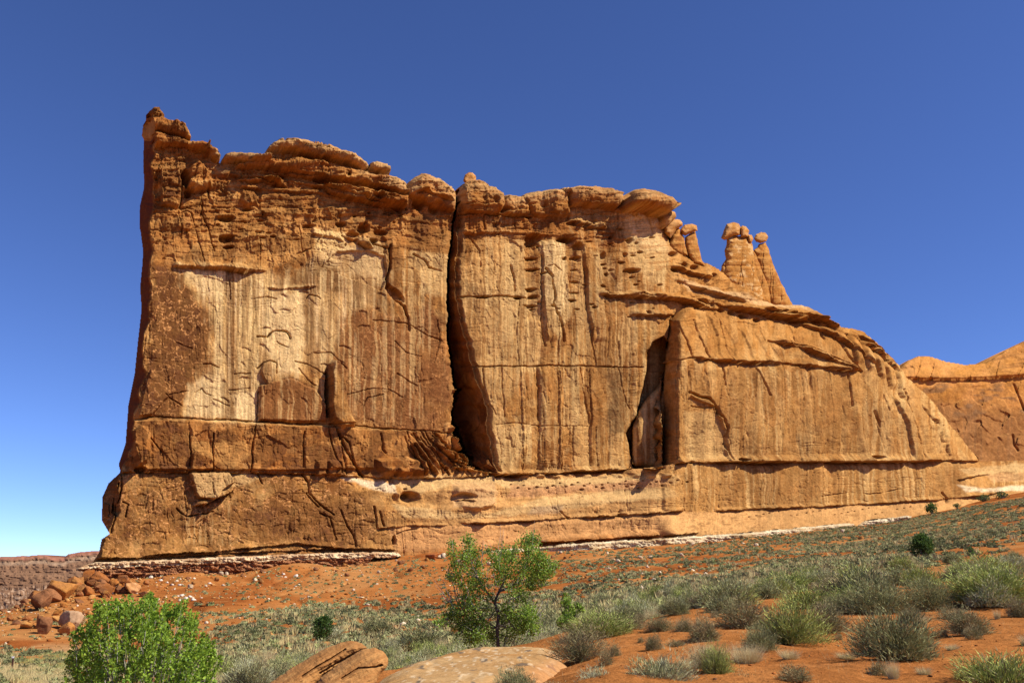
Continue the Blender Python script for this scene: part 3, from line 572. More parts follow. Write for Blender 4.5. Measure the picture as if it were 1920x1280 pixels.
# caprock is paler
capm = ((dsk < 26) & (GX < 1262))*sm(30, 12, dsk)*.75; mixc(C3(.50,.30,.135), capm*.8); mixc(CREAM, sm(12, 4, dsk)*(GX > 400)*(GX < 1262)*.3)
cb = fbm(GX/80, (GY+.1*GX)/5, 3, 281); mixc(RED, (dsk < 60)*(GX < 1262)*sm(.05, .3, cb)*.45); mixc(VARN, (dsk < 60)*(GX < 1262)*sm(.2, .4, -cb)*.35)
# buttress
bm = sm(1262, 1275, GX)*(~below)*sm(690, 700, GY)
mixc(TAN, bm*.35); mixc(PALE, bm*sm(.0, .4, -strk)*.42); mixc(VARN, bm*sm(.05, .4, strk)*.42); mixc(PALE, mask([(1285,770),(1345,770),(1364,810),(1366,862),(1290,862)], 8, 4)*.4)
mixc(ORG, sm(1180, 1300, GX)*sm(690, 640, GY)*.55*(1-mask([(1160,398),(1240,408),(1256,470),(1245,545),(1185,500),(1170,440)], 10)))
mixc(VARN, sm(1240, 1300, GX)*(~below)*sm(.18, .45, b2+.4*b1)*.35)
mixc(C3(.62,.40,.20), mask([(1270,520),(1345,540),(1420,560),(1530,576),(1540,584),(1440,574),(1360,560),(1290,545)], 6, 4)*.6)
# plinth middle: pale sandy benches with brown bands
mixc(C3(.50,.27,.105), below*pm*.7)
mixc(C3(.40,.165,.055), below*sm(700, 800, GX)*sm(1320, 1240, GX)*sm(975, 1010, GY+14*b1)*.7); mixc(VARN, below*sm(700, 800, GX)*sm(1320, 1200, GX)*sm(.1, .3, fbm(GX/40, GY/6, 4, 285))*.35)
for P_, c, a in (([(640,892),(740,906),(745,925),(700,915),(650,900)], WHT, .75), ([(735,895),(935,892),(980,896),(1280,888),(1262,905),(1100,912),(960,918),(930,905),(850,906),(790,925),(740,912)], CREAM, .75), ([(735,945),(790,950),(850,962),(930,960),(1010,935),(1180,915),(1250,912),(1270,930),(1180,940),(1050,955),(960,968),(820,972),(755,968)], CREAM, .7),
        ([(960,908),(1010,912),(1110,906),(1255,898),(1250,912),(1120,920),(1010,930),(950,932)], C3(.47,.24,.11), .8), ([(1000,952),(1060,946),(1050,962),(990,966)], C3(.3,.2,.13), .5), ([(1210,965),(1290,958),(1330,965),(1270,985),(1220,985)], VARN, .5), ([(846,905),(930,905),(930,945),(880,955),(850,950)], C3(.52,.32,.16), .55), ([(730,990),(860,984),(1300,962),(1300,995),(1000,1012),(740,1035)], C3(.56,.29,.12), .6)):
    mixc(c, mask(P_, 6, 5, 20, int(P_[0][0])+1)*a)
# plinth right: streaked, tan apron
prr = below*pr*(GY < apr)
mixc(TAN, prr*.5); mixc(PALE, prr*sm(.0, .4, -strk)*.5); mixc(VARN, prr*sm(.05, .4, strk)*.40); mixc(VARN, prr*sm(.0,.3,fbm(GX/10, GY/300, 3, 77))*.25)
mixc(C3(.54,.29,.115), below*pr*sm(-2, 6, GY-apr)*.8)
mixc(CREAM, mask([(1800,880),(1870,872),(1966,866),(1966,884),(1880,886),(1820,892)], 5, 4)*.7); mixc(WHT, mask([(1795,908),(1850,916),(1966,906),(1966,918),(1880,922),(1812,922)], 5, 4)*.7); mixc(C3(.50,.28,.13), mask([(1850,888),(1966,884),(1966,902),(1860,904)], 6, 4)*.6)
mixc(C3(.14,.042,.012), sm(.0, .2, side)*.92*(GY > 262)*sm(960, 870, GY))  # shade of the left side face painted into the colour, fading at the foot
fr = fbm(GX/3, GY/3, 3, 261, .6)
gapm = gap*sm(xd, xd+6, GX); mixc(C3(.16,.058,.018), gapm*(.92-.5*sm(.1, .3, fbm(XW/22, YW/34, 3, 291)))); mixc(C3(.34,.155,.055), gapm*sm(640, 760, GY)*sm(-.1, .05, fbm(XW/26, YW/40, 3, 299))*.8);  # painted shade on the cleft wall, browner low down for bounced light
m_r = sm(0, 14, GX-xe)*(GX > 850); sc1 = fbm(GX/7, GY/2.6, 3, 293, .6); mixc(VARN, m_r*sm(.12, .3, sc1)*sm(-.1, .25, fbm(GX/50, GY/60, 3, 295))*.42)
mixc(VARN, m_r*sm(.0, .35, fbm(GX/60, GY/90, 4, 297))*.22)
CC *= (1+0.18*b2+0.22*fr)[..., None]*C3(.95,.93,.84)
CC = np.clip(CC, .02, .9)
# ---------------------------------------------------------------- to points and parts
Yd = plane_y(GX, GY, 0.0)
rx_, ry_, rz_ = px(GX, GY)
cosn = -(rx_*WN[0]+ry_*WN[1])/np.hypot(rx_, ry_); hl = np.hypot(rx_, ry_)
T = Yd - (B/np.maximum(cosn, .3))/hl
D = np.clip(D, -9, 9)
lfade = 1-np.clip(side, 0, 1)*.5
PX = rx_*T + WN[0]*D*lfade; PY = ry_*T + WN[1]*D*lfade; PZ = rz_*T
dout = seg_dist(GX, GY, OUT[:len(LEFT)+len(SKY)-9])
parts = [  # name, polygon; the first match wins
 ('peak_caprock', [(255,200),(420,200),(420,312),(411,310),(388,292),(350,280),(300,275),(284,272),(262,262)]),
 ('long_caprock', [(412,250),(740,250),(762,345),(762,394),(720,386),(640,372),(560,345),(440,332),(411,318)]),
 ('rounded_caprock', [(761,300),(851,300),(851,404),(800,386),(770,380),(761,394)]),
 ('domed_caprock', [(852,300),(1062,300),(1063,408),(990,409),(856,406)]),
 ('pale_caprock', [(1063,300),(1159,300),(1160,398),(1063,396)]),
 ('overhanging_caprock', [(1159,300),(1262,380),(1262,430),(1240,430),(1228,408),(1160,398)]),
 ('leaning_slab', [(1240,720),(1246,705),(1240,760),(1243,800),(1246,878),(1226,880),(1188,878),(1186,800),(1196,770),(1215,742)]),
 ('standing_flake', [(610,700),(616,680),(626,672),(640,680),(648,720),(656,760),(668,797),(640,797),(614,792),(609,760)]),
]
lab = np.full(SH, -1, np.int16)
CX, CY = GX, GY
for k, (n_, P_) in enumerate(parts):
    m = inside(CX, CY, P_) & (lab < 0); lab[m] = k
names = [p[0] for p in parts]+['left_wall','middle_wall','buttress','plinth','ridge_wall']
K = len(parts)
lab[(lab < 0) & below] = K+3
lab[(lab < 0) & (GX > xb) & (GY > butt_top)] = K+2
lab[(lab < 0) & (GX > 1250)] = K+4
lab[(lab < 0) & (GX > xd)] = K+1
lab[lab < 0] = K
cell = MASK[:-1, :-1] & MASK[1:, :-1] & MASK[:-1, 1:] & MASK[1:, 1:]
labc = lab[:-1, :-1]
idx = np.arange(SH[0]*SH[1]).reshape(SH)
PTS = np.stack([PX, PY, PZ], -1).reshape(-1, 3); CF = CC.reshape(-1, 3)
fin_loc = Vector((float(P0[0])+40, float(P0[1])+25, 6.0))
fin = empty('rock_fin', 'huge orange sandstone fin with a sheer streaked face, split by a tall dark cleft', 'rock formation', fin_loc)
for k, n_ in enumerate(names):
    m = cell & (labc == k)
    if not m.any(): continue
    q = np.stack([idx[:-1, :-1][m], idx[1:, :-1][m], idx[1:, 1:][m], idx[:-1, 1:][m]], 1)
    u, inv = np.unique(q, return_inverse=True)
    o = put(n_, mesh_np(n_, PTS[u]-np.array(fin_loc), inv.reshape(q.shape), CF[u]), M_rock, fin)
# back of the fin: from each column's highest point back over the top and down
top_i = np.argmax(cell, axis=0); has = cell.any(axis=0)
js = np.where(has & (gx[:-1] > 440))[0][::3]; tp = PTS.reshape(SH+(3,))[top_i[js], js]
prof = [(0, 0), (2.5, .25), (6, .1), (12, -1.5), (20, -5), (27, -14), (31, -40), (32, -120)]
bv = np.stack([tp + np.array([-WN[0]*a, -WN[1]*a, b]) for a, b in prof], 0)
bv[..., 2] = np.maximum(bv[..., 2], -6) 
nb, mcols = bv.shape[:2]; bi = np.arange(nb*mcols).reshape(nb, mcols)
ok = (np.abs(np.diff(js)) < 8)
bq = np.stack([bi[:-1, :-1], bi[:-1, 1:], bi[1:, 1:], bi[1:, :-1]], -1)[:, ok].reshape(-1, 4)
put('rear_wall', mesh_np('rear_wall', bv.reshape(-1, 3)-np.array(fin_loc), bq, np.tile(ORG, (nb*mcols, 1))), M_rock, fin)
# ================================================================ ground
CT = [ # photo pixel and distance ahead: the lie of the land
(1100,1275,8.5),(1500,1275,8.5),(1850,1275,8.5),(1250,1215,13),(1600,1215,13),(1880,1200,13.5),(1400,1160,19),(1700,1145,20),(1900,1110,24),(1550,1112,30),(1250,1150,24),(1100,1178,20),
(1750,1080,45),(1500,1090,50),(1300,1112,48),(1900,1062,50),(1900,1000,110),(1700,1030,110),(1500,1052,110),(1300,1075,110),(1150,1098,100),(1100,1066,150),(1300,1042,170),(1500,1018,180),(1700,992,190),(1900,955,190),
(1966,915,325),(1900,928,315),(1800,948,300),(1700,971,284),(1500,994,263),(1400,1004,252),(1300,1014,241),(1100,1026,224),(1000,1030,217),(900,1034,212),(760,1042,208),
(620,1060,193),(500,1070,186),(400,1078,181),(300,1086,176),(180,1092,170),
(900,1066,178),(900,1104,140),(900,1150,100),(800,1192,70),(1000,1124,110),(1050,1160,60),(600,1190,85),(600,1145,120),(600,1100,162),(400,1108,156),(400,1150,125),(400,1200,95),(430,1240,60),(430,1278,38),
(200,1180,125),(60,1180,125),(100,1232,95),(0,1275,72),(100,1278,72),(200,1116,156),(130,1100,172),(60,1124,170),(10,1146,168),
(1040,1212,16.5),(880,1226,17),(740,1276,13)]
CW = [(-.4,9.3,-1.22),(-.4,13,-1.42),(-1.2,12,-1.5),(.4,13,-1.3),(-5.6,13,-2.7),(-2.2,10.5,-1.35),(-8,8,-2.4),(-5,25,-3.6),(-.3,24,-1.95),(-4,26,-3.2),(3,24,-1.3),(-2,36,-3.2),(3,38,-1.9),(6,36,-1.4),(-16,20,-3.8),(-20,40,-6),
(0,3.2,-1.45),(3,3,-1.2),(-3,3,-1.7),(5,5,-1.05),(-5,4,-1.9),(1.6,3.0,-1.3),
(-120,250,-22),(-90,250,-18),(-160,250,-26),(-200,600,-14),(-350,900,-12),(-500,1600,-10),(-150,150,-12),(-120,190,-12),(-80,186,0),(-60,192,1.5),(-40,204,4),(-70,200,2),
(-60,235,12),(0,260,12),(60,290,16),(120,340,24),(200,400,34),(60,400,20),(200,800,30),(500,900,30),(0,1500,0),(600,1600,0),(230,300,28),(300,250,24),(150,100,8),(100,60,3),(60,30,1)]
cp = []
for u, v, Y in CT: p = at(u, v, Y); cp.append((p.x, p.y, p.z))
cp = np.array(cp+CW, float)
def to_s(X, Y):
    R = np.hypot(X, Y); az = np.clip(np.arctan2(X, np.maximum(Y, 1e-6)), -1.0, 1.0); az = np.where(Y < 0, np.sign(X)*1.0, az)
    return az*3.2, np.log(np.maximum(R, 2.5)), R
ca, cr, cR = to_s(cp[:, 0], cp[:, 1]); cs = cp[:, 2]/cR
def kern(r2): return np.where(r2 > 1e-12, 0.5*r2*np.log(r2+1e-12), 0)
n = len(cp); A = np.zeros((n+3, n+3)); A[:n, :n] = kern((ca[:, None]-ca)**2+(cr[:, None]-cr)**2)+np.eye(n)*2e-4
A[:n, n] = 1; A[:n, n+1] = ca; A[:n, n+2] = cr; A[n:, :n] = A[:n, n:].T
sol = np.linalg.solve(A, np.concatenate([cs, np.zeros(3)]))
def ground_z(X, Y, detail=True):
    X = np.asarray(X, float); Y = np.asarray(Y, float); sh = X.shape; a, r, R = to_s(X.ravel(), Y.ravel()); z = np.empty(a.shape)
    for i in range(0, len(a), 40000):
        s_ = slice(i, i+40000); k = kern((a[s_, None]-ca)**2+(r[s_, None]-cr)**2)
        z[s_] = k @ sol[:n] + sol[n] + a[s_]*sol[n+1] + r[s_]*sol[n+2]
    z = z*np.maximum(R, 2.5)
    z = z.reshape(sh)
    if detail:
        R = np.hypot(X, Y)
        z = z + 0.12*fbm(X/2.6, Y/2.6, 3, 301)*sm(60, 8, R) + 0.05*fbm(X/.55, Y/.55, 4, 303, .6)*sm(40, 10, R)
        z = z + 0.5*fbm(X/14, Y/14, 4, 305)*sm(30, 90, R) - 0.55*np.exp(-np.abs(fbm(X/16, Y/30, 3, 309))/.06)*sm(90, 130, R)*(X < 40) + 0.22*terr(fbm(X/9, Y/9, 3, 307), 4)*sm(60, 120, R)
    return z
azs = np.concatenate([np.linspace(-math.pi+.001, -.62, 50), np.linspace(-.60, .60, 1000), np.linspace(.62, math.pi, 50)])
Rs = np.concatenate([np.geomspace(0.4, 5, 20), np.geomspace(5.1, 420, 900), np.geomspace(425, 6000, 40)])
RR, AA = np.meshgrid(Rs, azs, indexing='ij'); TX = RR*np.sin(AA); TY = RR*np.cos(AA); TZ = ground_z(TX, TY)
ti = np.arange(TX.size).reshape(TX.shape)
tq = np.stack([ti[:-1, :-1], ti[:-1, 1:], ti[1:, 1:], ti[1:, :-1]], -1)[..., ::-1].reshape(-1, 4)
tu, tv = to_px(TX, np.where(TY > .5, TY, .5), TZ)
SAND, RSOIL, PSOIL, GRIT, GRAV = C3(.335,.124,.033), C3(.23,.066,.016), C3(.41,.205,.072), C3(.40,.20,.085), C3(.42,.26,.12)
CG = np.empty(TX.shape+(3,), np.float32); CG[:] = SAND
def mg(c, m):
    global CG
    m = np.clip(m, 0, 1)[..., None]; CG = CG*(1-m)+c*m
g1 = fbm(TX/16, TY/16, 4, 311); g2 = fbm(TX/4, TY/4, 4, 313, .6); g3 = fbm(TX/.8, TY/.8, 3, 315, .6)
far = sm(35, 70, RR)
mg(RSOIL, far*sm(.02, .35, g1)*.85); mg(PSOIL, far*sm(.08, .4, -g1)*.5); mg(PSOIL, sm(.15, .5, g2)*.3*far); mg(RSOIL, sm(.1, .6, -g2)*.28)
mg(PSOIL, far*sm(1100, 1060, tu*0+tv)*sm(420, 200, tu)*.45)
mg(PSOIL, far*sm(14, 5, np.abs(tv-(1190-(tu-0)*.02)))*sm(460, 250, tu)*.5)          # pale wash at the foot of the slope
mg(GRAV, sm(.1, .5, fbm(TX/6, TY/6, 3, 317))*sm(1200, 1215, tv)*sm(520, 300, tu)*.6*far)
mg(C3(.24,.075,.02), sm(60, 20, RR)*sm(.15, .5, fbm(TX/1.7, TY/1.7, 4, 319, .65))*.45); mg(PSOIL, sm(60, 20, RR)*.06); mg(PSOIL, sm(60, 20, RR)*sm(.1, .6, g3)*.2)
CG *= (1+.10*g3+.06*g2)[..., None]
grd = put('ground', mesh_np('ground', np.stack([TX, TY, TZ], -1).reshape(-1, 3), tq, np.clip(CG.reshape(-1, 3), .01, .9)), M_sand)
tag(grd, kind='structure')
def drop(x, y): return float(ground_z(np.array([x]), np.array([y]))[0])
TABR = np.geomspace(4, 420, 700)
def hit(u, v):
    """where the ray through a photo pixel meets the ground"""
    x, y, z = px(u, v); Y = TABR/math.hypot(float(x), 1); gz = ground_z(float(x)*Y, Y)
    b_ = (gz >= float(z)*Y); b_[:8] = False
    if not b_.any(): return None
    i = int(np.argmax(b_)); return Vector((float(x)*Y[i], float(Y[i]), float(gz[i])))
# ================================================================ free-standing rock shapes
def puff(name, pts, Y, T, w=10, stp=0.8, relief=None, colf=None, parent=None, m=None, loc=None, rnd=0.0, seed=1):
    """a solid body grown from an outline at distance Y(u, v): round in section, T metres half thick"""
    a = [p[0] for p in pts]; b = [p[1] for p in pts]
    X, V = np.meshgrid(np.arange(min(a)-2, max(a)+3, stp), np.arange(min(b)-2, max(b)+3, stp))
    X = X.astype(np.float32); V = V.astype(np.float32)
    xw = X+rnd*fbm(X/9, V/9, 3, seed); vw = V+rnd*fbm(X/9, V/9, 3, seed+3)
    m_ = inside(xw, vw, pts); r = seg_dist(xw, vw, pts, True); t = np.clip(r/w, 0, 1); h = np.where(m_, T*np.sqrt(1-(1-t)**2), 0)
    c_ = m_[:-1, :-1] | m_[1:, :-1] | m_[:-1, 1:] | m_[1:, 1:]
    c_ = m_[:-1, :-1] & m_[1:, :-1] & m_[:-1, 1:] & m_[1:, 1:]
    Y0 = Y(X, V) if callable(Y) else np.full(X.shape, float(Y))
    rl = relief(X, V) if relief else 0
    x, y, z = px(X, V)
    F_ = np.stack([x*(Y0-h-rl*np.minimum(t*3, 1)), Y0-h-rl*np.minimum(t*3, 1), z*(Y0-h)], -1)
    Bk = np.stack([x*(Y0+h), Y0+h, z*(Y0+h)-0.0], -1)
    id_ = np.arange(X.size).reshape(X.shape)
    q = np.stack([id_[:-1, :-1][c_], id_[1:, :-1][c_], id_[1:, 1:][c_], id_[:-1, 1:][c_]], 1)
    q2 = q[:, ::-1]+X.size
    V_ = np.concatenate([F_.reshape(-1, 3), Bk.reshape(-1, 3)]); q = np.concatenate([q, q2])
    col = colf(X, V) if callable(colf) else np.tile(colf, X.shape+(1,))
    col = np.concatenate([col.reshape(-1, 3)]*2)
    u, inv = np.unique(q, return_inverse=True)
    if loc is None: loc = Vector(V_[u].mean(0).tolist())
    o = put(name, mesh_np(name, V_[u]-np.array(loc), inv.reshape(q.shape), np.clip(col[u], .01, .9)), m or M_rock, parent)
    if parent is None: o.location = loc
    return o
def strata_rel(amp, sc=7, tilt=0.0, sd=1, joints=0.0):
    def f(X, V):
        r = amp*(0.9*terr(fbm(X/90, (V+tilt*X)/sc, 4, sd), 4, .15)+.5*fbm(X/8, V/8, 3, sd+4)+.5*fbm(X/22, V/22, 2, sd+7))
        if joints: r = r-joints*np.exp(-np.abs(fbm((X+4*fbm(X/20, V/20, 2, 5))/13, V/200, 2, sd+9))/.05)
        return r
    return f
def rock_col(c1, c2, c3=None, sc=16, sd=1, pale_top=None):
    c1 = c1*C3(.92,.90,.80); c2 = c2*C3(.92,.90,.80)
    def f(X, V):
        n_ = fbm(X/sc, V/(sc*.6), 4, sd+50, .6)[..., None]; c = c1*(1-np.clip(.5+n_, 0, 1))+c2*np.clip(.5+n_, 0, 1)
        if c3 is not None: k = sm(.05, .3, fbm(X/(sc*.6), V/(sc*.5), 3, sd+57, .6))[..., None]*.6; c = c*(1-k)+c3*k
        return c*(1+.16*fbm(X/2.5, V/2.5, 2, sd+60))[..., None]
    return f
HC = rock_col(ORG, TAN, RED, 12, 3)
def wy(off): return lambda X, V: plane_y(X, V, off)
HP = [ # pinnacles on the ridge: name, outline, offset from the wall plane, half thickness, rounding width
 ('hoodoo', 'first capped stub of the ridge', -8, [('hoodoo_stem', [(1257,448),(1264,434),(1273,425),(1283,445),(1287,468),(1290,480),(1268,476),(1254,462)], 2.6, 9), ('hoodoo_cap', [(1244,427),(1252,415),(1262,411),(1275,411),(1281,418),(1280,424),(1270,430),(1262,441),(1257,447),(1246,437)], 3.4, 8)]),
 ('hoodoo', '', -9, [('hoodoo_stem', [(1283,445),(1295,436),(1304,432),(1308,450),(1316,486),(1324,500),(1300,494),(1286,474)], 2.6, 9), ('hoodoo_cap', [(1275,430),(1283,421),(1297,419),(1306,423),(1308,433),(1300,435),(1285,442),(1278,440)], 3.2, 7)]),
 ('hoodoo', '', -13, [('hoodoo_stem', [(1362,446),(1375,441),(1403,443),(1410,455),(1413,470),(1420,500),(1428,530),(1440,566),(1425,570),(1400,562),(1380,550),(1362,530),(1350,510),(1352,501),(1360,485),(1358,470),(1362,456)], 4.2, 18), ('hoodoo_cap', [(1351,447),(1357,432),(1362,420),(1375,416),(1385,419),(1389,427),(1388,441),(1375,443),(1366,448),(1359,451)], 4.4, 11), ('hoodoo_cap', [(1386,427),(1392,422),(1399,424),(1405,432),(1404,445),(1388,446)], 3.6, 8), ('hoodoo_cap', [(1402,439),(1410,440),(1413,448),(1409,456),(1402,453)], 2.8, 5)]),
 ('hoodoo', '', -14, [('hoodoo_stem', [(1423,458),(1436,454),(1441,466),(1443,474),(1452,500),(1463,525),(1475,548),(1487,572),(1476,580),(1450,576),(1438,560),(1428,515),(1416,485),(1412,468),(1420,464)], 3.0, 12), ('hoodoo_cap', [(1413,447),(1417,439),(1427,435),(1436,436),(1441,444),(1437,453),(1426,457),(1417,454)], 2.6, 8)]),
 ('hoodoo', '', -13.5, [('hoodoo_stem', [(1411,466),(1418,476),(1428,500),(1441,530),(1446,570),(1428,572),(1412,530),(1404,500)], 3.2, 10)]),
]
for nm, _, off, pcs in HP:
    base = None
    for pn, pts_, T_, w_ in pcs:
        if base is None:
            base = puff('hoodoo', pts_, wy(off), T_, w_, .8, strata_rel(.45, 6, 0, 7, .5), rock_col(ORG, TAN, PALE if len(pcs) > 3 else RED, 14, 5), fin, rnd=1.2, loc=fin_loc)
        else:
            c = puff('hoodoo_cap', pts_, wy(off+1.0), T_, w_, .7, strata_rel(.3, 5, 0, 9), rock_col(ORG, C3(.54,.30,.13), None, 8, 6), None, rnd=.9, loc=fin_loc)
            c.parent = base; c.location = (0, 0, 0)
kb = puff('balanced_knob', [(869,334),(872,327),(878,323),(886,323),(892,329),(893,337),(890,345),(872,345),(868,340)], wy(-5), 1.4, 6, .7, strata_rel(.2, 4), rock_col(ORG, C3(.56,.30,.13), RED, 6, 6), fin, rnd=.8, loc=fin_loc)
# ---------------------------------------------------------------- generic faces of far rock
def panel(name, pts, Yf, stp, relief, colf, roll=0, rw=10, skyl=None, m=None, parent=None, back=8.0, wv=0):
    a = [p[0] for p in pts]; b = [p[1] for p in pts]
    X, V = np.meshgrid(np.arange(min(a), max(a)+stp, stp), np.arange(min(b), max(b)+stp, stp)); X = X.astype(np.float32); V = V.astype(np.float32)
    m_ = inside(X, V+(wv*fbm(X/16, V/30, 3, 7)+wv*.6*terr(fbm(X/5, V*0, 2, 9), 3, .1) if wv else 0), pts); Y0 = Yf(X, V); rel = relief(X, V); B_ = 0
    if skyl: t = np.clip(seg_dist(X, V, skyl)/rw, 0, 1); B_ = roll*(1-np.sqrt(1-(1-t)**2)); rel = rel*np.clip(t*2, .2, 1)
    x, y, z = px(X, V); P = np.stack([x*(Y0+B_-rel), Y0+B_-rel, z*(Y0+B_)-0*rel], -1)
    c_ = m_[:-1, :-1] & m_[1:, :-1] & m_[:-1, 1:] & m_[1:, 1:]
    id_ = np.arange(X.size).reshape(X.shape); q = np.stack([id_[:-1, :-1][c_], id_[1:, :-1][c_], id_[1:, 1:][c_], id_[:-1, 1:][c_]], 1)
    Vv = P.reshape(-1, 3); col = colf(X, V).reshape(-1, 3)
    ti_ = np.argmax(c_, 0); js_ = np.where(c_.any(0))[0]; tp_ = P[ti_[js_], js_]; tc = colf(X, V)[ti_[js_], js_]
    n0 = len(Vv); rows = [tp_, tp_*1.0+np.array([0, back, 0]), tp_+np.array([0, back*1.3, -back*2])]
    Vv = np.concatenate([Vv]+rows); col = np.concatenate([col, tc, tc, tc]); k = len(js_)
    i_ = n0+np.arange(3*k).reshape(3, k); okc = np.diff(js_) == 1
    q = np.concatenate([q, np.stack([i_[:-1, :-1], i_[:-1, 1:], i_[1:, 1:], i_[1:, :-1]], -1)[:, okc].reshape(-1, 4)])
    u, inv = np.unique(q, return_inverse=True); loc = Vv[u].mean(0)
    o = put(name, mesh_np(name, Vv[u]-loc, inv.reshape(q.shape), np.clip(col[u], .01, .9)), m or M_rock, parent, Vector(loc.tolist()))
    return o
FS = [(1640,696),(1686,690),(1694,682),(1702,675),(1720,667),(1745,667),(1775,677),(1810,683),(1845,680),(1860,672),(1885,655),(1905,645),(1920,637),(1945,628),(1990,625)]
def fs_rel(X, V):
    yl = np.interp(X, [1640,1690,1760,1850,1990], [712,709,711,709,700]); dy = V-yl+1.2*fbm(X/20, V/20, 2, 3)
    c1_ = cells(X/26+fbm(X/20, V/20, 2, 71)*.3, V/30, 403); r = .5*terr(fbm(X/45, V/40, 4, 401), 6)+.3*fbm(X/6, V/6, 3, 402)+1.2*(c1_[0]*c1_[2]+c1_[1]*c1_[3])+.4*fbm(X/10, V/200, 3, 405)*(dy > 0)
    r += 3.0*sm(-26, -1, dy)*(dy < 0)-2.2*np.exp(-np.clip(dy, 0, 99)/4)*(dy >= 0)
    r -= 2.0*np.exp(-np.abs(fbm((X+.2*V)/24, V/90, 2, 409))/.05)*(dy < 0)
    r += np.clip((700-V), 0, 80)*-.10 + 1.2*terr(fbm(X/40, V/9, 3, 411), 4)*(X > 1840)*(dy < 0)
    r -= 1.6*np.exp(-(seg_dist(X, V, [(1900,720),(1908,740),(1920,770)])/2)**2)+1.6*np.exp(-(seg_dist(X, V, [(1898,815),(1900,832),(1908,844)])/2)**2)
    return r
def fs_col(X, V):
    n1 = fbm(X/24, V/20, 4, 421)[..., None]; c = ORG*(1-np.clip(.5+n1, 0, 1))+C3(.50,.23,.075)*np.clip(.5+n1, 0, 1)
    w_ = 14*fbm(X/30, V/30, 4, 423); k = (sm(742, 770, V+w_+(X-1800)*-.12)*(.74))[..., None]; s_ = sm(.05, .3, fbm(X/5, V/220, 4, 425, .65))[..., None]
    c = c*(1-k)+C3(.27,.125,.05)*k; c = c*(1-.4*k*s_)+C3(.16,.09,.05)*.4*k*s_
    k2 = (sm(.15, .35, fbm(X/26, V/10, 3, 427))*sm(712, 725, V)*sm(800, 760, V))[..., None]*.6
    c = c*(1-k2)+C3(.17,.10,.06)*k2
    kb_ = (sm(.05, .3, fbm(X/60, (V+.25*X)/5, 3, 433))*sm(1800, 1850, X)*(V < 700))[..., None]*.6; c = c*(1-kb_)+C3(.25,.11,.04)*kb_
    return c*(1.05+.28*fbm(X/2.5, V/2.5, 2, 430)+.15*fbm(X/9, V/14, 3, 431))[..., None]*C3(.97,.96,.85)
o = panel('rock_ridge', FS+[(1990,915),(1640,915)], wy(-46), 1.4, fs_rel, fs_col, 9, 40, FS, back=30)
tag(o, 'lower orange rock ridge behind the fin at the right edge, dark varnish below a ledge', 'rock formation')
MS = [(-80,1047),(0,1043),(8,1042),(20,1043),(42,1041),(46,1044),(60,1040),(85,1039),(95,1043),(120,1044),(128,1038),(150,1034),(175,1032),(240,1030)]
def ms_rel(X, V):
    d_ = V-np.interp(X, [p[0] for p in MS], [p[1] for p in MS])
    return 6*terr(fbm(X/160+.2*fbm(X/20, V/20, 2, 4), V/6.5, 5, 441, .6), 5, .2)+4.5*fbm(X/9, V/6, 4, 442)-2.5*np.exp(-np.abs(fbm(X/7, V/60, 2, 443))/.08)*sm(50, 60, d_)-d_*-.15+6*np.exp(-np.clip(d_, 0, 9)/3)*vn(X/7, X*0, 9)
def ms_col(X, V):
    n1 = fbm(X/120, V/4.2, 4, 451, .6)[..., None]; c = C3(.22,.12,.066)*(1-np.clip(.5+1.6*n1, 0, 1))+C3(.15,.08,.046)*np.clip(.5+1.6*n1, 0, 1)
    d_ = (V-np.interp(X, [p[0] for p in MS], [p[1] for p in MS])); k = sm(9, 5, d_)[..., None]; c = c*(1-k)+C3(.30,.13,.08)*k
    k = (sm(9, 12, d_)*sm(20, 14, d_))[..., None]*.6; c = c*(1-k)+C3(.36,.24,.15)*k
    k = (sm(55, 62, d_)*sm(0, .3, fbm(X/4, V/4, 3, 455)))[..., None]*.6; c = c*(1-k)+C3(.42,.28,.18)*k
    return c
o = panel('mesa', MS+[(240,1150),(-80,1150)], lambda X, V: 900+0*X-(V-1040)*1.2, .8, ms_rel, ms_col, 30, 8, MS, m=M_far, back=120)
tag(o, 'distant banded red mesa on the horizon at the left', 'mesa')
# ---------------------------------------------------------------- pale ledges at the foot of the fin
def gy_(us, vs, back=0.0):
    uu = np.linspace(us[0], us[-1], 24); hh = [hit(u, float(np.interp(u, us, vs))) for u in uu]
    hy = np.array([h.y if h else 200 for h in hh])-back
    return lambda X, V: np.interp(X, uu, hy)
def lg_rel(sd, amp=1.0):
    return lambda X, V: amp*(.7*terr(fbm(X/22, V/3.2, 4, sd, .6), 3, .1)+.8*terr(fbm(X/9, V/5, 3, sd+2), 3, .08)+.25*fbm(X/3, V/3, 2, sd+5))
def lg_col(ca, cb, sd):
    def f(X, V):
        n1 = np.clip(.5+1.3*fbm(X/26, V/4, 4, sd, .65), 0, 1)[..., None]; return (ca*(1-n1)+cb*n1)*(1+.2*fbm(X/2.4, V/1.6, 2, sd+8))[..., None]
    return f
LT = [(140,1066),(160,1058),(180,1053),(300,1049),(400,1044),(500,1040),(600,1036),(700,1034),(742,1035),(750,1042)]
Yl = lambda X, V: np.interp(X, [140,300,500,742], [174,181,190,204.5])
led = empty('rock_ledge', 'pale cream ledge with crumbly dark red layers beneath, under the left end of the fin', 'rock ledge', at(450, 1060, 186))
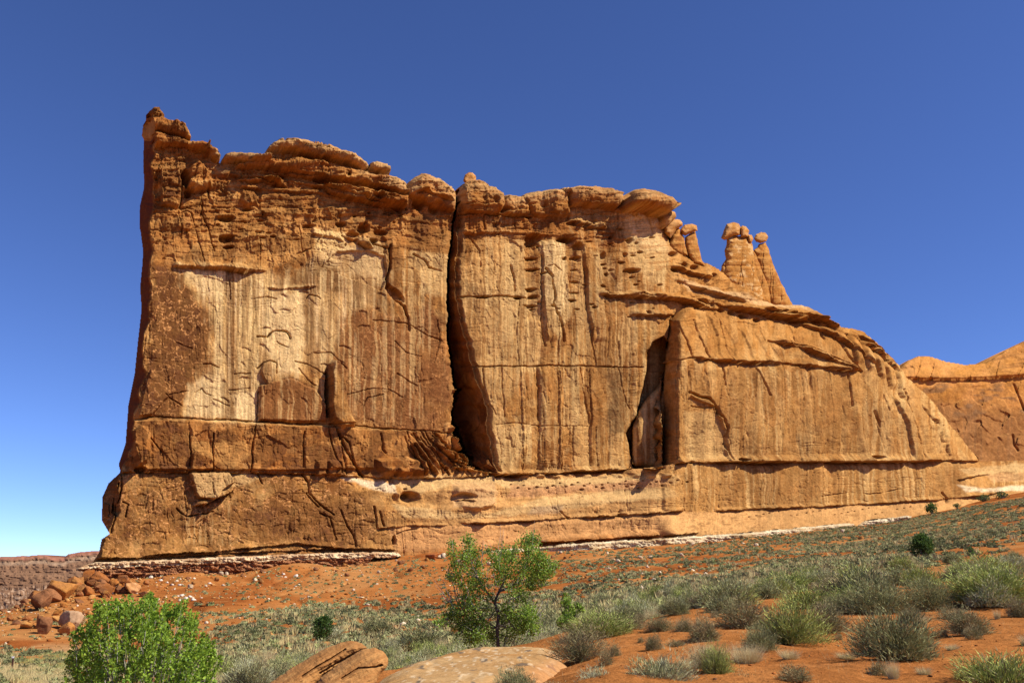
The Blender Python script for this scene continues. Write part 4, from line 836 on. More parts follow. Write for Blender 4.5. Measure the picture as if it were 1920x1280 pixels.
for nm, pts_, rl, cl, rr_, sk in (('cream_layer', LT+[(740,1046),(600,1047),(450,1054),(300,1061),(160,1067)], lg_rel(461, .9), lg_col(C3(.62,.46,.27), C3(.36,.19,.085), 471), 2.2, LT),
        ('red_layer', [(146,1066),(300,1060),(450,1053),(600,1046),(700,1045),(690,1056),(600,1064),(450,1076),(300,1086),(190,1090)], lg_rel(465, 1.2), lg_col(C3(.36,.17,.075), C3(.24,.085,.035), 475), 0, None)):
    o = panel(nm, pts_, (lambda f: lambda X, V: f(X, V)-(.3 if nm == 'red_layer' else 0))(Yl), .8, rl, cl, rr_, 4, sk, back=5, wv=2.2)
    o.location = Vector(o.location)-led.location; o.parent = led
RT = [(900,1035),(940,1029),(1000,1025),(1060,1019),(1150,1013),(1250,1008),(1300,1004),(1400,998),(1450,993),(1500,988),(1600,979),(1660,971),(1700,966),(1712,968)]
Yr = gy_([900,1100,1300,1500,1712], [1036,1031,1018,997,974], 1.0)
o = panel('rock_ledge', RT+[(1700,975),(1600,989),(1500,999),(1400,1009),(1300,1020),(1200,1026),(1100,1033),(1000,1039),(905,1040)], Yr, .8, lg_rel(481, .8), lg_col(C3(.64,.52,.33), C3(.38,.25,.12), 485), 3.5, 5, RT, back=5, wv=2.5)
tag(o, 'thin white ledge running along the foot of the fin towards the right', 'rock ledge')
# ---------------------------------------------------------------- boulders
def ico(sub):
    bm = bmesh.new(); bmesh.ops.create_icosphere(bm, subdivisions=sub, radius=1); bm.verts.ensure_lookup_table()
    v = np.array([x.co[:] for x in bm.verts]); f = np.array([[x.index for x in p.verts] for p in bm.faces]); bm.free(); return v, f
ICO = {k: ico(k) for k in (1, 2, 3, 4, 5)}
def boulder_pts(sub, seed, cuts=9, lo=.55, hi=.85, rough=.05, bedd=0.0):
    v, f = ICO[sub]; v = v.copy(); g = np.random.default_rng(seed)
    for k in range(cuts):
        nn = g.normal(size=3); nn /= np.linalg.norm(nn); d_ = g.uniform(lo, hi); e = v @ nn-d_; v -= np.where(e > 0, e, 0)[:, None]*nn
    nr = v/np.linalg.norm(v, axis=1, keepdims=True)
    v += nr*(rough*fb3(v, 2.3, 4, seed))[:, None]
    if bedd: v += nr*(bedd*terr(fb3(v*np.array([.15, .15, 1]), 5, 3, seed+2), 3, .15))[:, None]
    return v, f
def boulder(u, vb, wpx, hpx, label, cat='boulder', c1=None, c2=None, seed=1, sub=4, tilt=0.0, group=None, name='boulder', cuts=14, bedd=.09, lo=.42, mm=None, Y=None, sink=.12, dz=0.0):
    h = hit(u, vb) if Y is None else at(u, vb, Y)
    if h is None: return None
    s_ = h.y/FPX*math.hypot(1, .3); W = wpx*s_*1.15; H = hpx*s_*1.2
    v, f = boulder_pts(sub, seed, cuts, lo, .82, .05, bedd)
    v = v-(v.max(0)+v.min(0))/2; v = v/(v.max(0)-v.min(0))
    v = v*np.array([W, W*.8, H])
    ca_, sa_ = math.cos(tilt), math.sin(tilt); v = np.stack([v[:, 0]*ca_+v[:, 2]*sa_, v[:, 1], -v[:, 0]*sa_+v[:, 2]*ca_], 1)
    v[:, 2] -= v[:, 2].min()+sink*H
    c1 = ORG if c1 is None else c1; c2 = RED if c2 is None else c2
    k = np.clip(.5+1.4*fb3(v/max(W, H), 3, 4, seed+3), 0, 1)[:, None]; col = c1*(1-k)+c2*k
    o = put(name, mesh_np(name, v, f, col, True), mm or M_rock, None, (h.x, h.y+W*.25, h.z+dz)); tag(o, label, cat, group); return o
BR, DK = C3(.30,.125,.05), C3(.17,.075,.035); PK = C3(.42,.25,.12)
BL = [
 (67,1145,31,33,'dark brown block leaning at the left end of the boulder pile',BR,DK,11,.25),
 (91,1133,30,20,'tilted brown slab between the dark block and the big banded boulder',BR,DK,12,.5),
 (108,1127,46,38,'largest banded orange boulder, in the middle of the pile',ORG,BR,13,-.45),
 (60,1114,26,23,'smooth orange boulder standing out against the distant mesa',C3(.42,.17,.05),RED,14,-.15),
 (78,1106,26,20,'shaded boulder touching the smooth orange one, on its right',RED,BR,15,-.4),
 (92,1090,18,14,'round buff boulder perched on top of the pile',PK,BR,16,0),
 (116,1084,20,13,'squat orange boulder beside the perched buff one',ORG,RED,17,.1),
 (128,1097,36,16,'flat arched brown slab lying below the squat orange boulder',RED,BR,18,.1),
 (160,1096,20,24,'upright split brown slab at the right side of the pile',RED,DK,19,-.2),
 (180,1098,34,22,'long layered brown slab resting against the upright split slab',RED,BR,20,.35),
 (190,1112,22,19,'angular red block pointing downhill below the layered slab',RED,BR,21,.6),
 (182,1113,9,7,'small round stone left of the angular red block',RED,BR,22,0),
 (242,1114,26,19,'egg-shaped pale orange boulder right of the pile',C3(.58,.30,.13),ORG,23,.5),
 (231,1113,12,12,'dark wedge under the egg-shaped pale boulder',RED,DK,24,.5),
 (42,1119,18,18,'narrow orange slab at the far left of the pile',ORG,RED,25,-.8),
 (126,1182,38,34,'big pale grey-pink boulder alone on the lower slope',C3(.44,.29,.17),C3(.30,.17,.09),26,-.5),
 (120,1191,26,20,'square brown block in front of the big pale boulder',BR,ORG,27,-.2),
 (80,1190,20,27,'upright dark brown boulder left of the big pale one',BR,DK,28,0),
 (71,1180,12,22,'thin dark slab behind the upright boulder',BR,DK,29,.1),
 (105,1169,20,12,'low tan boulder above the upright dark one',TAN,ORG,30,0),
 (48,1180,26,12,'flat tan rock half buried on the lower slope',TAN,ORG,31,0),
 (150,1108,16,9,'small dark boulder with a shaded hollow, inside the pile',RED,DK,32,.2),
 (146,1132,15,6,'thin tilted slab below the inside of the pile',BR,DK,33,.6),
 (128,1110,26,14,'pale lichen-covered boulder between the banded boulder and the split slab',PK,TAN,34,.1),
 (272,1098,10,9,'lone small brown boulder uphill of the egg-shaped one',BR,RED,35,0),
 (742,1028,10,10,'dark stone in the hollow at the foot of the fin',RED,DK,36,0),
 (786,1036,16,10,'orange block with a shadowed side below the fin',ORG,RED,37,.2),
 (765,1034,34,14,'heap-like dark red boulder right of the hollow',C3(.34,.12,.05),RED,38,.1),
 (810,1051,22,12,'rounded red boulder on the slope left of the leafy tree',RED,C3(.38,.13,.05),39,0),
 (215,1170,16,8,'low sandy rock above the leafy bush',TAN,ORG,40,0),
]
for u, vb, wp, hp, lb, c1, c2, sd, tl in BL: boulder(u, vb, wp, hp, lb, 'boulder', c1, c2, sd, 4, tl, group='boulders fallen at the left foot of the fin' if u < 260 else None)
for k, (u, vb, wp, hp) in enumerate([(12,1142,16,8),(24,1136,14,10),(34,1130,14,9),(44,1134,14,10),(20,1146,16,6),(50,1126,10,9),(38,1140,13,7),(6,1148,14,6),(30,1142,11,6)]):
    boulder(u, vb, wp, hp, 'dark jagged rock in the rubble left of the leaning block', 'rock', DK, BR, 60+k, 3, .3*(k % 3-1), 'dark rubble on the left skyline', 'rock')
WT_ = [(340,1119,9,5),(348,1124,10,6),(355,1121,8,5),(362,1127,10,5),(333,1120,6,4),(337,1128,7,4),(282,1085,9,6),(274,1080,6,4),(300,1090,10,5),(313,1094,6,4),(322,1098,7,4),(336,1101,7,4),(554,1082,9,6),(531,1079,6,4),(103,1072,6,4),(112,1076,7,4),(120,1070,8,5),(132,1078,8,5),(138,1072,6,4),(146,1081,7,4),(152,1075,10,6),(163,1078,6,4),(176,1074,7,5),(196,1079,6,4),(213,1080,5,4),(262,1080,6,4),(236,1078,5,3),(466,1121,6,4),(392,1096,7,4),(386,1100,5,3)]
for k, (u, vb, wp, hp) in enumerate(WT_):
    boulder(u, vb, wp*.8, hp*.8, 'small white stone fallen from the pale ledge onto the red slope', 'stone', C3(.74,.66,.54), C3(.6,.48,.34), 90+k, 2, 0, 'white stones on the slope', 'stone', 7, 0)
gq = np.random.default_rng(303)
for k in range(26):
    u = gq.uniform(40, 235); vb = 1086+gq.random()*34+(235-u)*.06; w_ = gq.uniform(13, 26)
    boulder(u, vb, w_, w_*gq.uniform(.55, .95), 'brown boulder wedged in the crowded middle of the pile', 'boulder', [ORG*.85, RED, BR][k % 3], [BR, DK, RED][k % 3], 700+k, 4, gq.uniform(-.7, .7), 'boulders filling the pile')
for k in range(70):
    u = gq.uniform(10, 275); vb = 1180-gq.random()*(92+.1*u)+(-.02*u); w_ = gq.uniform(5, 15)*(1.3 if vb < 1130 else 1)
    up = vb < 1120
    boulder(u, vb, w_, w_*gq.uniform(.5, .9), 'small angular rock lying '+('high in the pile at the foot of the fin' if up else 'loose on the slope below the pile'), 'rock', [ORG, RED, TAN, BR][k % 4], [RED, BR, ORG, DK][k % 4], 400+k, 2 if w_ < 9 else 3, gq.uniform(-.6, .6), 'rocks high in the pile' if up else 'rocks below the pile', 'rock', 12)
for k in range(90):
    u = 300+gq.random()*1380; vl = float(np.interp(u, [0,300,500,740,900,1100,1300,1500,1700], [1090,1085,1070,1048,1040,1034,1022,1002,980])); vb = vl+gq.random()**1.6*26+1; w_ = gq.uniform(3.5, 9)*(1.3 if k % 9 == 0 else 1)
    pale_ = k % 3 == 0
    boulder(u, vb, w_, w_*gq.uniform(.5, .9), ('whitish' if pale_ else 'reddish')+' fallen block just below the ledge along the foot of the fin', 'rock', C3(.6,.48,.32) if pale_ else [RED, ORG, BR][k % 3], C3(.42,.28,.16) if pale_ else DK, 600+k, 2, gq.uniform(-.5, .5), ('whitish' if pale_ else 'reddish')+' blocks below the ledge', 'rock', 12)
# near rocks
def nb_rel(X, V):
    t_ = V+.55*X; r = .030*terr(fbm(X/70, t_/7, 4, 501), 4, .2)+.02*fbm(X/12, V/12, 3, 503)
    for pp, w_, d_ in (([(566,1268),(596,1248),(620,1235),(648,1217)], 1.5, .10), ([(600,1262),(640,1238),(664,1226),(686,1216)], 1.6, .10), ([(520,1268),(545,1254)], 1.2, .05), ([(640,1272),(672,1252),(705,1250),(716,1246)], 1.5, .08)): r = r-d_*np.exp(-(seg_dist(X+1.5*fbm(X/8, V/8, 2, 5), V, pp)/w_)**2)
    return r
def nb_col(X, V):
    k = np.clip(.5+fbm(X/30, (V+.55*X)/6, 4, 511, .6), 0, 1)[..., None]; return (C3(.40,.20,.066)*(1-k)+C3(.29,.125,.038)*k)*(1+.14*fbm(X/2, V/2, 2, 515))[..., None]
sb = empty('boulder', 'split rounded orange boulder in the left foreground', 'boulder', at(615, 1290, 10.6))
for nm, pts_, Yq in (('upper_slab', [(470,1312),(505,1280),(545,1252),(600,1219),(638,1203),(660,1200),(678,1204),(689,1213),(676,1226),(640,1245),(606,1266),(570,1312)], lambda X, V: 10.7-(V-1200)*.006),
                     ('lower_slab', [(575,1312),(600,1270),(640,1240),(680,1216),(703,1213),(718,1220),(729,1234),(727,1248),(714,1262),(700,1290),(690,1312)], lambda X, V: 10.35-(V-1200)*.006)):
    o = puff(nm, pts_, Yq, .34, 30, .6, nb_rel, nb_col, sb, M_near, loc=sb.location, rnd=1.5)
# the broad slickrock dome
WP = [(-1.45,8.2),(-1.60,9.6),(-1.68,11.5),(-1.55,13.6),(-1.15,15.3),(-.55,16.6),(.2,17.1),(.75,16.9),(.95,15.6),(.85,13.2),(.6,11.6),(.28,10.4),(-.05,9.4),(-.4,8.2)]
UX, UY = np.meshgrid(np.arange(-1.9, 1.2, .022), np.arange(8.0, 17.4, .03)); wx_ = UX+.07*fbm(UX*1.6, UY*1.6, 3, 519); wy_ = UY+.12*fbm(UX*1.6+9, UY*1.6, 3, 518)
ins = inside(wx_, wy_, WP); dd = seg_dist(wx_, wy_, WP, True)
Zt = np.interp(UY, [8, 9.4, 12, 14, 15.5, 17.2], [-1.0, -.97, -1.0, -1.03, -1.04, -1.13])+np.interp(UX, [-1.7, -1.2, -.6, .2, .9], [-.06, -.03, -.01, 0, -.03])
tE = np.clip(dd/.55, 0, 1); GZ = Zt-.30*(1-np.sqrt(1-(1-tE)**2))*1.0-(~ins)*.6
GZ = GZ+.022*fbm(UX*2.2, UY*2.2, 4, 521)+.03*terr(fbm(UX*1.2, UY*.5, 3, 523), 3, .1)+.006*fbm(UX*14, UY*14, 2, 525)
id_ = np.arange(UX.size).reshape(UX.shape); c_ = (ins[:-1, :-1] | ins[1:, 1:] | ins[1:, :-1] | ins[:-1, 1:])
q = np.stack([id_[:-1, :-1][c_], id_[:-1, 1:][c_], id_[1:, 1:][c_], id_[1:, :-1][c_]], 1)
k1 = fbm(UX*1.1, UY*1.1, 4, 531, .6); k2 = fbm(UX*9, UY*1.7, 4, 533, .65); kk = np.clip(.5+k1, 0, 1)[..., None]
sc_ = C3(.41,.25,.105)*(1-kk)+C3(.34,.175,.058)*kk
for c, m_ in ((C3(.48,.34,.18), sm(.22, .36, k2)*.38), (C3(.10,.08,.06), sm(.40, .46, fbm(UX*8, UY*1.6, 3, 537, .6))*.8), (C3(.56,.42,.25), sm(.42, .5, fbm(UX*20, UY*4, 2, 541))*.7), (C3(.40,.17,.065), sm(.5, .15, dd)*sm(-.6, .3, UX)*.5)):
    m_ = m_[..., None]; sc_ = sc_*(1-m_)+c*m_
PS = np.stack([UX, UY, GZ], -1).reshape(-1, 3); u, inv = np.unique(q, return_inverse=True); lc = PS[u].mean(0)
o = put('slickrock', mesh_np('slickrock', PS[u]-lc, inv.reshape(q.shape), sc_.reshape(-1, 3)[u]), M_near, None, Vector(lc.tolist()))
tag(o, 'broad pale tan slickrock dome spotted with lichen, in front of the leafy tree', 'rock')
# loose rubble too small and too many to count
sv, sf = ICO[1]; VV_, FF_, CC_ = [], [], []; g = np.random.default_rng(5); nn_ = 0
cand = np.where((tu > -10) & (tu < 1400) & (tv > 1060) & (tv < 1215) & (RR > 60) & (RR < 230) & (AA > -.62) & (AA < .45))
area = RR[cand]**2; dens = np.where(tu[cand] < 330, 3.0, 1.0)*np.where(tv[cand] > 1175, .3, 1); pr_ = area*dens; pr_ = pr_/pr_.sum()
for c in g.choice(len(cand[0]), 4200, p=pr_, replace=False):
    i, j = cand[0][c], cand[1][c]; r = .10+.28*g.random()**3
    p = sv*(1+.35*g.normal(size=(len(sv), 1)))*r*np.array([1, 1, .6])+np.array([TX[i, j], TY[i, j], TZ[i, j]+r*.2])
    VV_.append(p); FF_.append(sf+nn_); nn_ += len(sv); b_ = g.random(); col = TAN*.9 if b_ > .55 else (RED if b_ > .15 else C3(.62,.48,.33)); CC_.append(np.tile(col*(.8+.4*g.random()), (len(sv), 1)))
o = put('gravel', mesh_np('gravel', np.concatenate(VV_), np.concatenate(FF_), np.concatenate(CC_), False), M_rock); tag(o, 'loose orange and tan rubble strewn over the red slope', 'rubble', kind='stuff')
VV_, FF_, CC_ = [], [], []; nn_ = 0
cand = np.where((tu > 700) & (tu < 1950) & (tv > 1080) & (tv < 1290) & (RR < 40) & (RR > 6) & (AA > -.3) & (AA < .6)); area = RR[cand]**2; pr_ = area/area.sum()
for c in g.choice(len(cand[0]), 5000, p=pr_, replace=False):
    i, j = cand[0][c], cand[1][c]; r = .004+.018*g.random()**4
    p = sv*(1+.3*g.normal(size=(len(sv), 1)))*r*np.array([1, 1, .6])+np.array([TX[i, j]+g.normal()*.03, TY[i, j]+g.normal()*.03, TZ[i, j]+r*.2])
    VV_.append(p); FF_.append(sf+nn_); nn_ += len(sv); CC_.append(np.tile((RED if g.random() > .3 else DK)*(.6+.6*g.random()), (len(sv), 1)))
o = put('gravel', mesh_np('gravel', np.concatenate(VV_), np.concatenate(FF_), np.concatenate(CC_), False), M_near); tag(o, 'fine dark grit scattered on the orange sand', 'grit', kind='stuff')
# ================================================================ plants
M_leaf = mat('foliage', rough=.6, scales=(), bump=0, transl=.38, spec=.25)
M_scrub = mat('scrub', rough=.85, scales=(), bump=0, transl=.12, spec=.1)
M_bark = mat('bark', rough=.9, scales=((14, .3),), bump=.4, bscale=40, bdist=.01)
SG1, SG2, GB1, GB2, BN, DRY, OLV = C3(.34,.335,.15), C3(.17,.17,.075), C3(.42,.45,.125), C3(.24,.27,.07), C3(.33,.25,.125), C3(.60,.48,.235), C3(.085,.105,.035)
def blades(P, Dv, L, Wd, g):
    """one thin triangle per blade"""
    n_ = len(P); r = g.normal(size=(n_, 3)); s_ = np.cross(Dv, r); s_ /= np.linalg.norm(s_, axis=1, keepdims=True)+1e-9
    Wd = np.broadcast_to(Wd, (n_,))[:, None]; L = np.broadcast_to(L, (n_,))[:, None]
    V = np.stack([P-s_*Wd/2, P+s_*Wd/2, P+Dv*L], 1).reshape(-1, 3); return V, np.arange(3*n_).reshape(-1, 3)
def shrub_mesh(name, seed, n_=5000, r=.6, h=.55, L=.10, W=.008, cols=(SG1, SG2), up=.7, flat=1.0, lobes=5, hole_=.25):
    g = np.random.default_rng(seed)
    th = g.uniform(0, 2*math.pi, n_); ph = np.arcsin(g.uniform(0.02, 1, n_)); rho = .25+.78*g.random(n_)**.55
    lb = g.uniform(0, 2*math.pi, lobes); la = g.uniform(.75, 1.1, lobes)
    k = np.argmin(np.abs((th[:, None]-lb+math.pi) % (2*math.pi)-math.pi), 1); rad = la[k]*(1-.26*np.abs((th-lb[k]+math.pi) % (2*math.pi)-math.pi))
    u_ = np.stack([np.cos(th)*np.cos(ph), np.sin(th)*np.cos(ph), np.sin(ph)], 1)
    nz = 1+.30*vn3(u_, 3.1, seed)+.25*vn3(u_, 7, seed+2)+.10*g.normal(size=n_)
    P = u_*(rho*rad*nz)[:, None]*np.array([r, r, h*flat])
    P[:, 2] += .03
    Dv = u_*.8+np.array([0, 0, up])+g.normal(size=(n_, 3))*.42; Dv /= np.linalg.norm(Dv, axis=1, keepdims=True)
    V, F_ = blades(P, Dv, L*g.uniform(.6, 1.3, n_), W, g)
    m_ = np.clip(.5+.9*vn3(u_, 2.5, seed+4)+.25*g.normal(size=n_), 0, 1)[:, None]; col = cols[0]*m_+cols[1]*(1-m_)
    col = col*(.62+.76*g.random((n_, 1)))
    dr = g.random(n_) < .07; col[dr] = DRY*.75
    return mesh_np(name, V, F_, np.repeat(col, 3, 0), False)
def stem_mesh(name, seed, n_=70, r=.55, h=.5, W=.012, c=C3(.13,.10,.075)):
    g = np.random.default_rng(seed); VV, FF, k = [], [], 0
    for i in range(n_):
        th = g.uniform(0, 2*math.pi); el = g.uniform(.15, 1.4); d_ = np.array([math.cos(th)*math.cos(el)*r, math.sin(th)*math.cos(el)*r, math.sin(el)*h])
        p = np.array([g.normal()*.05*r, g.normal()*.05*r, 0.0]); pr = None; nseg = 5; sd_ = np.cross(d_, g.normal(size=3)); sd_ /= np.linalg.norm(sd_)
        for q in range(nseg+1):
            t = q/nseg; c_ = p+d_*t*.92+g.normal(size=3)*.03*r*t; w_ = W*(1-t*.8)/2
            VV += [c_-sd_*w_, c_+sd_*w_]
            if q: FF.append([k+2*q-2, k+2*q-1, k+2*q+1, k+2*q])
        k += 2*(nseg+1)
    return mesh_np(name, np.array(VV), np.array(FF), np.tile(c, (len(VV), 1)), False)
def grass_mesh(name, seed, n_=900, r=.3, h=.4, W=.006, cols=(DRY, C3(.60,.50,.28))):
    g = np.random.default_rng(seed); th = g.uniform(0, 2*math.pi, n_); a = r*.45*g.random(n_)**.5
    P = np.stack([np.cos(th)*a, np.sin(th)*a, 0*a], 1); Dv = np.stack([np.cos(th)*a/r*1.1, np.sin(th)*a/r*1.1, 1+0*a], 1)+g.normal(size=(n_, 3))*.22; Dv /= np.linalg.norm(Dv, axis=1, keepdims=True)
    V, F_ = blades(P, Dv, h*g.uniform(.45, 1.1, n_), W, g); m_ = g.random((n_, 1)); return mesh_np(name, V, F_, np.repeat(cols[0]*m_+cols[1]*(1-m_), 3, 0), False)
PR = {}
def proto(key):
    if key in PR: return PR[key]
    t, lod, k = key; sd = 700+k*17+lod*5+ord(t)
    cols = {'s': (SG1, SG2), 'g': (GB1, GB2), 'b': (BN, SG2), 'y': (DRY, DRY), 'w': (C3(.44,.43,.27), SG1)}[t]
    n_ = (8000, 3000, 420)[lod]; W = (.0095, .017, .036)[lod]; L = (.085, .12, .16)[lod]
    if t == 'b': n_ = int(n_*.7)
    if t == 'y': f = grass_mesh('grass_blades', sd, (1500, 600, 150)[lod], .5, .8, (.006, .012, .03)[lod]); s_ = None
    else: f = shrub_mesh('foliage', sd, n_, .5, .8, L, W, cols, .75 if t != 'b' else .35); s_ = stem_mesh('stems', sd+1, (110, 50, 12)[lod], .5, .75, (.012, .02, .04)[lod])
    f.materials.append(M_scrub)
    if s_: s_.materials.append(M_bark)
    PR[key] = (f, s_); return PR[key]
def place_shrub(name, p, w_, h_, t, lod, k, label, cat, group=None, parts_=True, rz=None):
    f, s_ = proto((t, lod, k)); rz = random.uniform(0, 6.28) if rz is None else rz
    sc = (w_, w_, h_/.8)
    if parts_ and s_:
        e = empty(name, label, cat, p, group); e.rotation_euler = (0, 0, rz); e.scale = sc
        for nm, me in (('foliage', f), ('stems', s_)):
            o = bpy.data.objects.new(nm, me); COL.objects.link(o); o.parent = e
        return e
    o = bpy.data.objects.new(name, f); COL.objects.link(o); o.location = p; o.scale = sc; o.rotation_euler = (0, 0, rz)
    return tag(o, label, cat, group)
NEAR = [ # base centre, width, height in photo pixels, kind, label
 (1683,1236,165,105,'s','large grey-green shrub with straw stems, alone on bare sand right of centre'),
 (1815,1190,92,58,'b','open twiggy brown shrub up the sand from the large grey-green one'),
 (1880,1300,190,95,'g','bright green broom-like shrub cut off by the bottom right corner'),
 (1862,1132,185,88,'g','biggest yellow-green bush, at the right edge'),
 (1742,1142,96,60,'s','grey bushy shrub left of the biggest yellow-green bush'),
 (1645,1150,110,66,'s','olive shrub between the grey bushy one and the tall bright-green clump'),
 (1550,1186,90,72,'b','dull brown-green shrub right of the bright-green clump'),
 (1480,1208,130,92,'g','tall bright-green clump of thin stems at the middle of the dune'),
 (1425,1218,60,50,'s','low grey shrub against the left foot of the bright-green clump'),
 (1400,1178,110,62,'b','wide brown-grey shrub behind the bright-green clump'),
 (1235,1183,54,32,'b','small brown dome shrub, left one on the open sand'),
 (1284,1184,42,30,'b','small brown shrub next to the dome-shaped one'),
 (1268,1152,62,36,'s','dark grey-green shrub at the edge of the plain above the brown dome'),
 (1224,1217,34,34,'b','little upright twiggy bush on the sand mound'),
 (1322,1202,62,52,'b','brown feathery shrub behind the dry grass'),
 (1368,1134,105,42,'g','flat pale-green shrub on the far side of the dune'),
 (1345,1262,56,60,'g','olive V-shaped shrub growing out of the dry grass'),
 (1238,1292,135,80,'w','big silver-green shrub on the bottom edge, right one of two'),
 (1128,1298,90,56,'w','silver-green shrub on the bottom edge, left one of two'),
 (1405,1300,60,48,'b','bare purplish-grey twiggy shrub on the bottom edge'),
 (1087,1238,100,74,'b','dark tangled shrub at the right end of the slickrock'),
 (1120,1192,130,54,'g','olive broom shrub behind the dark tangled one'),
 (1175,1180,64,34,'b','brown shrub at the right end of the olive broom'),
 (966,1300,76,52,'s','grey-green shrub at the front edge of the slickrock'),
 (1030,1305,80,30,'w','pale low clump on the bottom edge below the slickrock'),
 (790,1218,105,50,'s','dense grey-green bush left of the leafy tree'),
 (470,1300,118,82,'w','silvery sagebrush left of the split boulder'),
 (735,1246,28,34,'g','small bright-green plant between the split boulder and the slickrock'),
 (1480,1108,90,38,'g','light green broom on the far edge of the dune, middle one'),
 (1560,1112,80,34,'b','brownish shrub on the far edge of the dune'),
 (1700,1096,100,36,'s','long grey shrub on the far edge of the dune'),
 (1618,1092,84,34,'g','yellowish-green shrub on the far edge of the dune'),
 (1440,1122,64,32,'s','grey shrub left of the light green broom'),
 (1912,1156,50,44,'b','half-seen brown shrub at the right edge above the sand'),
 (1835,1085,110,46,'g','tall feathery green shrub behind the biggest yellow-green bush'),
 (1040,1188,90,46,'s','hazy grey shrub with bare twigs just right of the leafy tree'),
 (900,1205,40,22,'s','low grey shrub at the foot of the leafy tree'),
 (948,1207,56,24,'b','dry brown brush around the trunk foot of the leafy tree'),
 (918,1212,50,22,'g','low green brush hugging the slickrock under the leafy tree'),
 (708,1190,60,34,'s','sagebrush behind the split boulder'),
 (620,1200,60,28,'w','pale shrub under the dark juniper'),
 (1585,1150,70,40,'s','grey shrub behind the dull brown-green one'),
 (1515,1140,90,48,'g','green broom just behind the tall bright-green clump'),
 (1710,1165,60,30,'b','little brown shrub in front of the grey bushy one'),
 (1790,1160,50,24,'b','ragged low twigs left of the open twiggy shrub'),
 (1330,1252,70,60,'y','pale dry grass tussock left of the V-shaped shrub'),
 (1402,1243,64,46,'y','straw-coloured grass tussock right of the V-shaped shrub'),
 (1290,1262,40,40,'y','thin dry grass by the silver-green shrub'),
 (1705,1236,50,60,'y','yellowed stems in the right side of the large grey-green shrub'),
 (862,1300,60,26,'y','dry grass at the lower lip of the slickrock'),
 (1000,1296,90,22,'y','sparse straw grass along the bottom edge'),
 (520,1262,60,36,'y','dry grass beside the silvery sagebrush'),
]
NL_ = {'s':'sagebrush','w':'sagebrush','g':'rabbitbrush','b':'blackbrush','y':'grass_tussock'}
for i, (u, vb, wp, hp, t, lb) in enumerate(NEAR):
    h = hit(u, min(vb, 1279))
    if vb > 1279 or h is None or h.y > 80:
        Yq = 9.2 if h is None else min(h.y, 60); 
        Yq = {470: 18, 1880: 8.3}.get(u, 8.2 if vb > 1279 else Yq); p = at(u, vb, Yq); p.z = drop(p.x, p.y) if vb <= 1279 else p.z
    else: p = h
    s_ = p.y/FPX*1.04
    place_shrub(NL_[t], (p.x, p.y, p.z-.02), wp*s_*1.08, hp*s_*.84, t, 0 if p.y < 22 else 1, i % 3, lb, 'grass' if t == 'y' else 'shrub')
gz_ = np.random.default_rng(515)
for k in range(58):
    u = gz_.uniform(1060, 1930); vb = 1150-gz_.random()**.8*(78+.03*(u-1060)) ; h = hit(u, vb)
    if h is None or h.y > 75: continue
    t = 'sgbsw'[k % 5]; s_ = h.y/FPX; wm = gz_.uniform(.7, 1.7)
    nm_ = {'s': 'grey-green', 'w': 'silvery', 'g': 'yellow-green', 'b': 'brownish'}[t]
    place_shrub(NL_[t], (h.x, h.y, h.z-.03), wm, wm*gz_.uniform(.42, .6), t, 1, k % 3, nm_+' shrub in the thick belt along the far edge of the dune', 'shrub', nm_+' shrubs in the belt along the far edge of the dune')
for k in range(46):
    u = gz_.uniform(1000, 1930); vb = gz_.uniform(1130, 1278); h = hit(u, vb)
    if h is None or h.y > 30: continue
    place_shrub('dry_tuft', (h.x, h.y, h.z-.01), gz_.uniform(.12, .34), gz_.uniform(.08, .22), 'yb'[k % 2], 1, k % 3, ['wispy straw tuft standing alone on the orange sand', 'tiny brown twig clump on the orange sand'][k % 2], ['grass', 'plant'][k % 2], ['straw tufts on the sand', 'twig clumps on the sand'][k % 2], False)
# ---- the plain: the largest 230 clumps as things, the rest as ground cover
TZp = TZ; inview = (np.abs(AA) < .62) & (RR > 30) & (RR < 300)
def dens_fn(u, v, X, Y):
    d_ = .07+.05*(u < 900)
    d_ = d_+.95*sm(900, 1250, u+ (v-1060)*2.2)*sm(700, 1000, u)             # the green slope on the right
    d_ = d_*np.where((u > 900) & (u < 1500), .25+.75*sm(1060-(u-900)*.06, 1110-(u-900)*.09, v), 1)
    d_ = d_+.75*sm(1128, 1150, v+(u-500)*.02)*sm(360, 430, u)               # the flat behind the boulder
    d_ = d_+.8*sm(1208, 1222, v)*(u < 420)
    d_ = d_+.12*sm(420, 700, u)
    return np.clip(d_*(.55+1.0*fbm(X/7, Y/7, 3, 601)+.5*fbm(X/22, Y/22, 2, 603)), .01, 1)
cand = np.where(inview & (tu > -30) & (tu < 1950) & (tv > 900) & (tv < 1290))
cx_, cy_, cz_ = TX[cand], TY[cand], TZ[cand]; cu, cv = tu[cand], tv[cand]
lim = np.interp(cu, [0,180,300,500,740,900,1100,1300,1500,1700,1800,1966], [1085,1085,1084,1068,1044,1034,1028,1014,994,972,950,915]); vis = cv > lim-1
fore = (cu > 1050) & (cy_ < 36)
pr_ = cy_**2*dens_fn(cu, cv, cx_, cy_)*vis*~fore*np.where(cy_ < 60, 1.0, 1); pr_ /= pr_.sum()
g = np.random.default_rng(77); NB = 21000
ch = g.choice(len(cx_), NB, p=pr_, replace=False); jit = .006*cy_[ch]
bx = cx_[ch]+g.normal(size=NB)*jit; by = cy_[ch]+g.normal(size=NB)*jit; bz = ground_z(bx, by)
bu, bvv = to_px(bx, by, bz); rad_ = (.30+.42*g.random(NB)**1.5)*np.where(bvv < 1120, .85, 1.0)*np.where((bu < 900) & (bvv < 1130), .8, 1)
kind = g.random(NB); isgrass = kind > .72-.10*(by < 80)
big = np.argsort(-(rad_/by))[:235]; isb = np.zeros(NB, bool); isb[big] = True
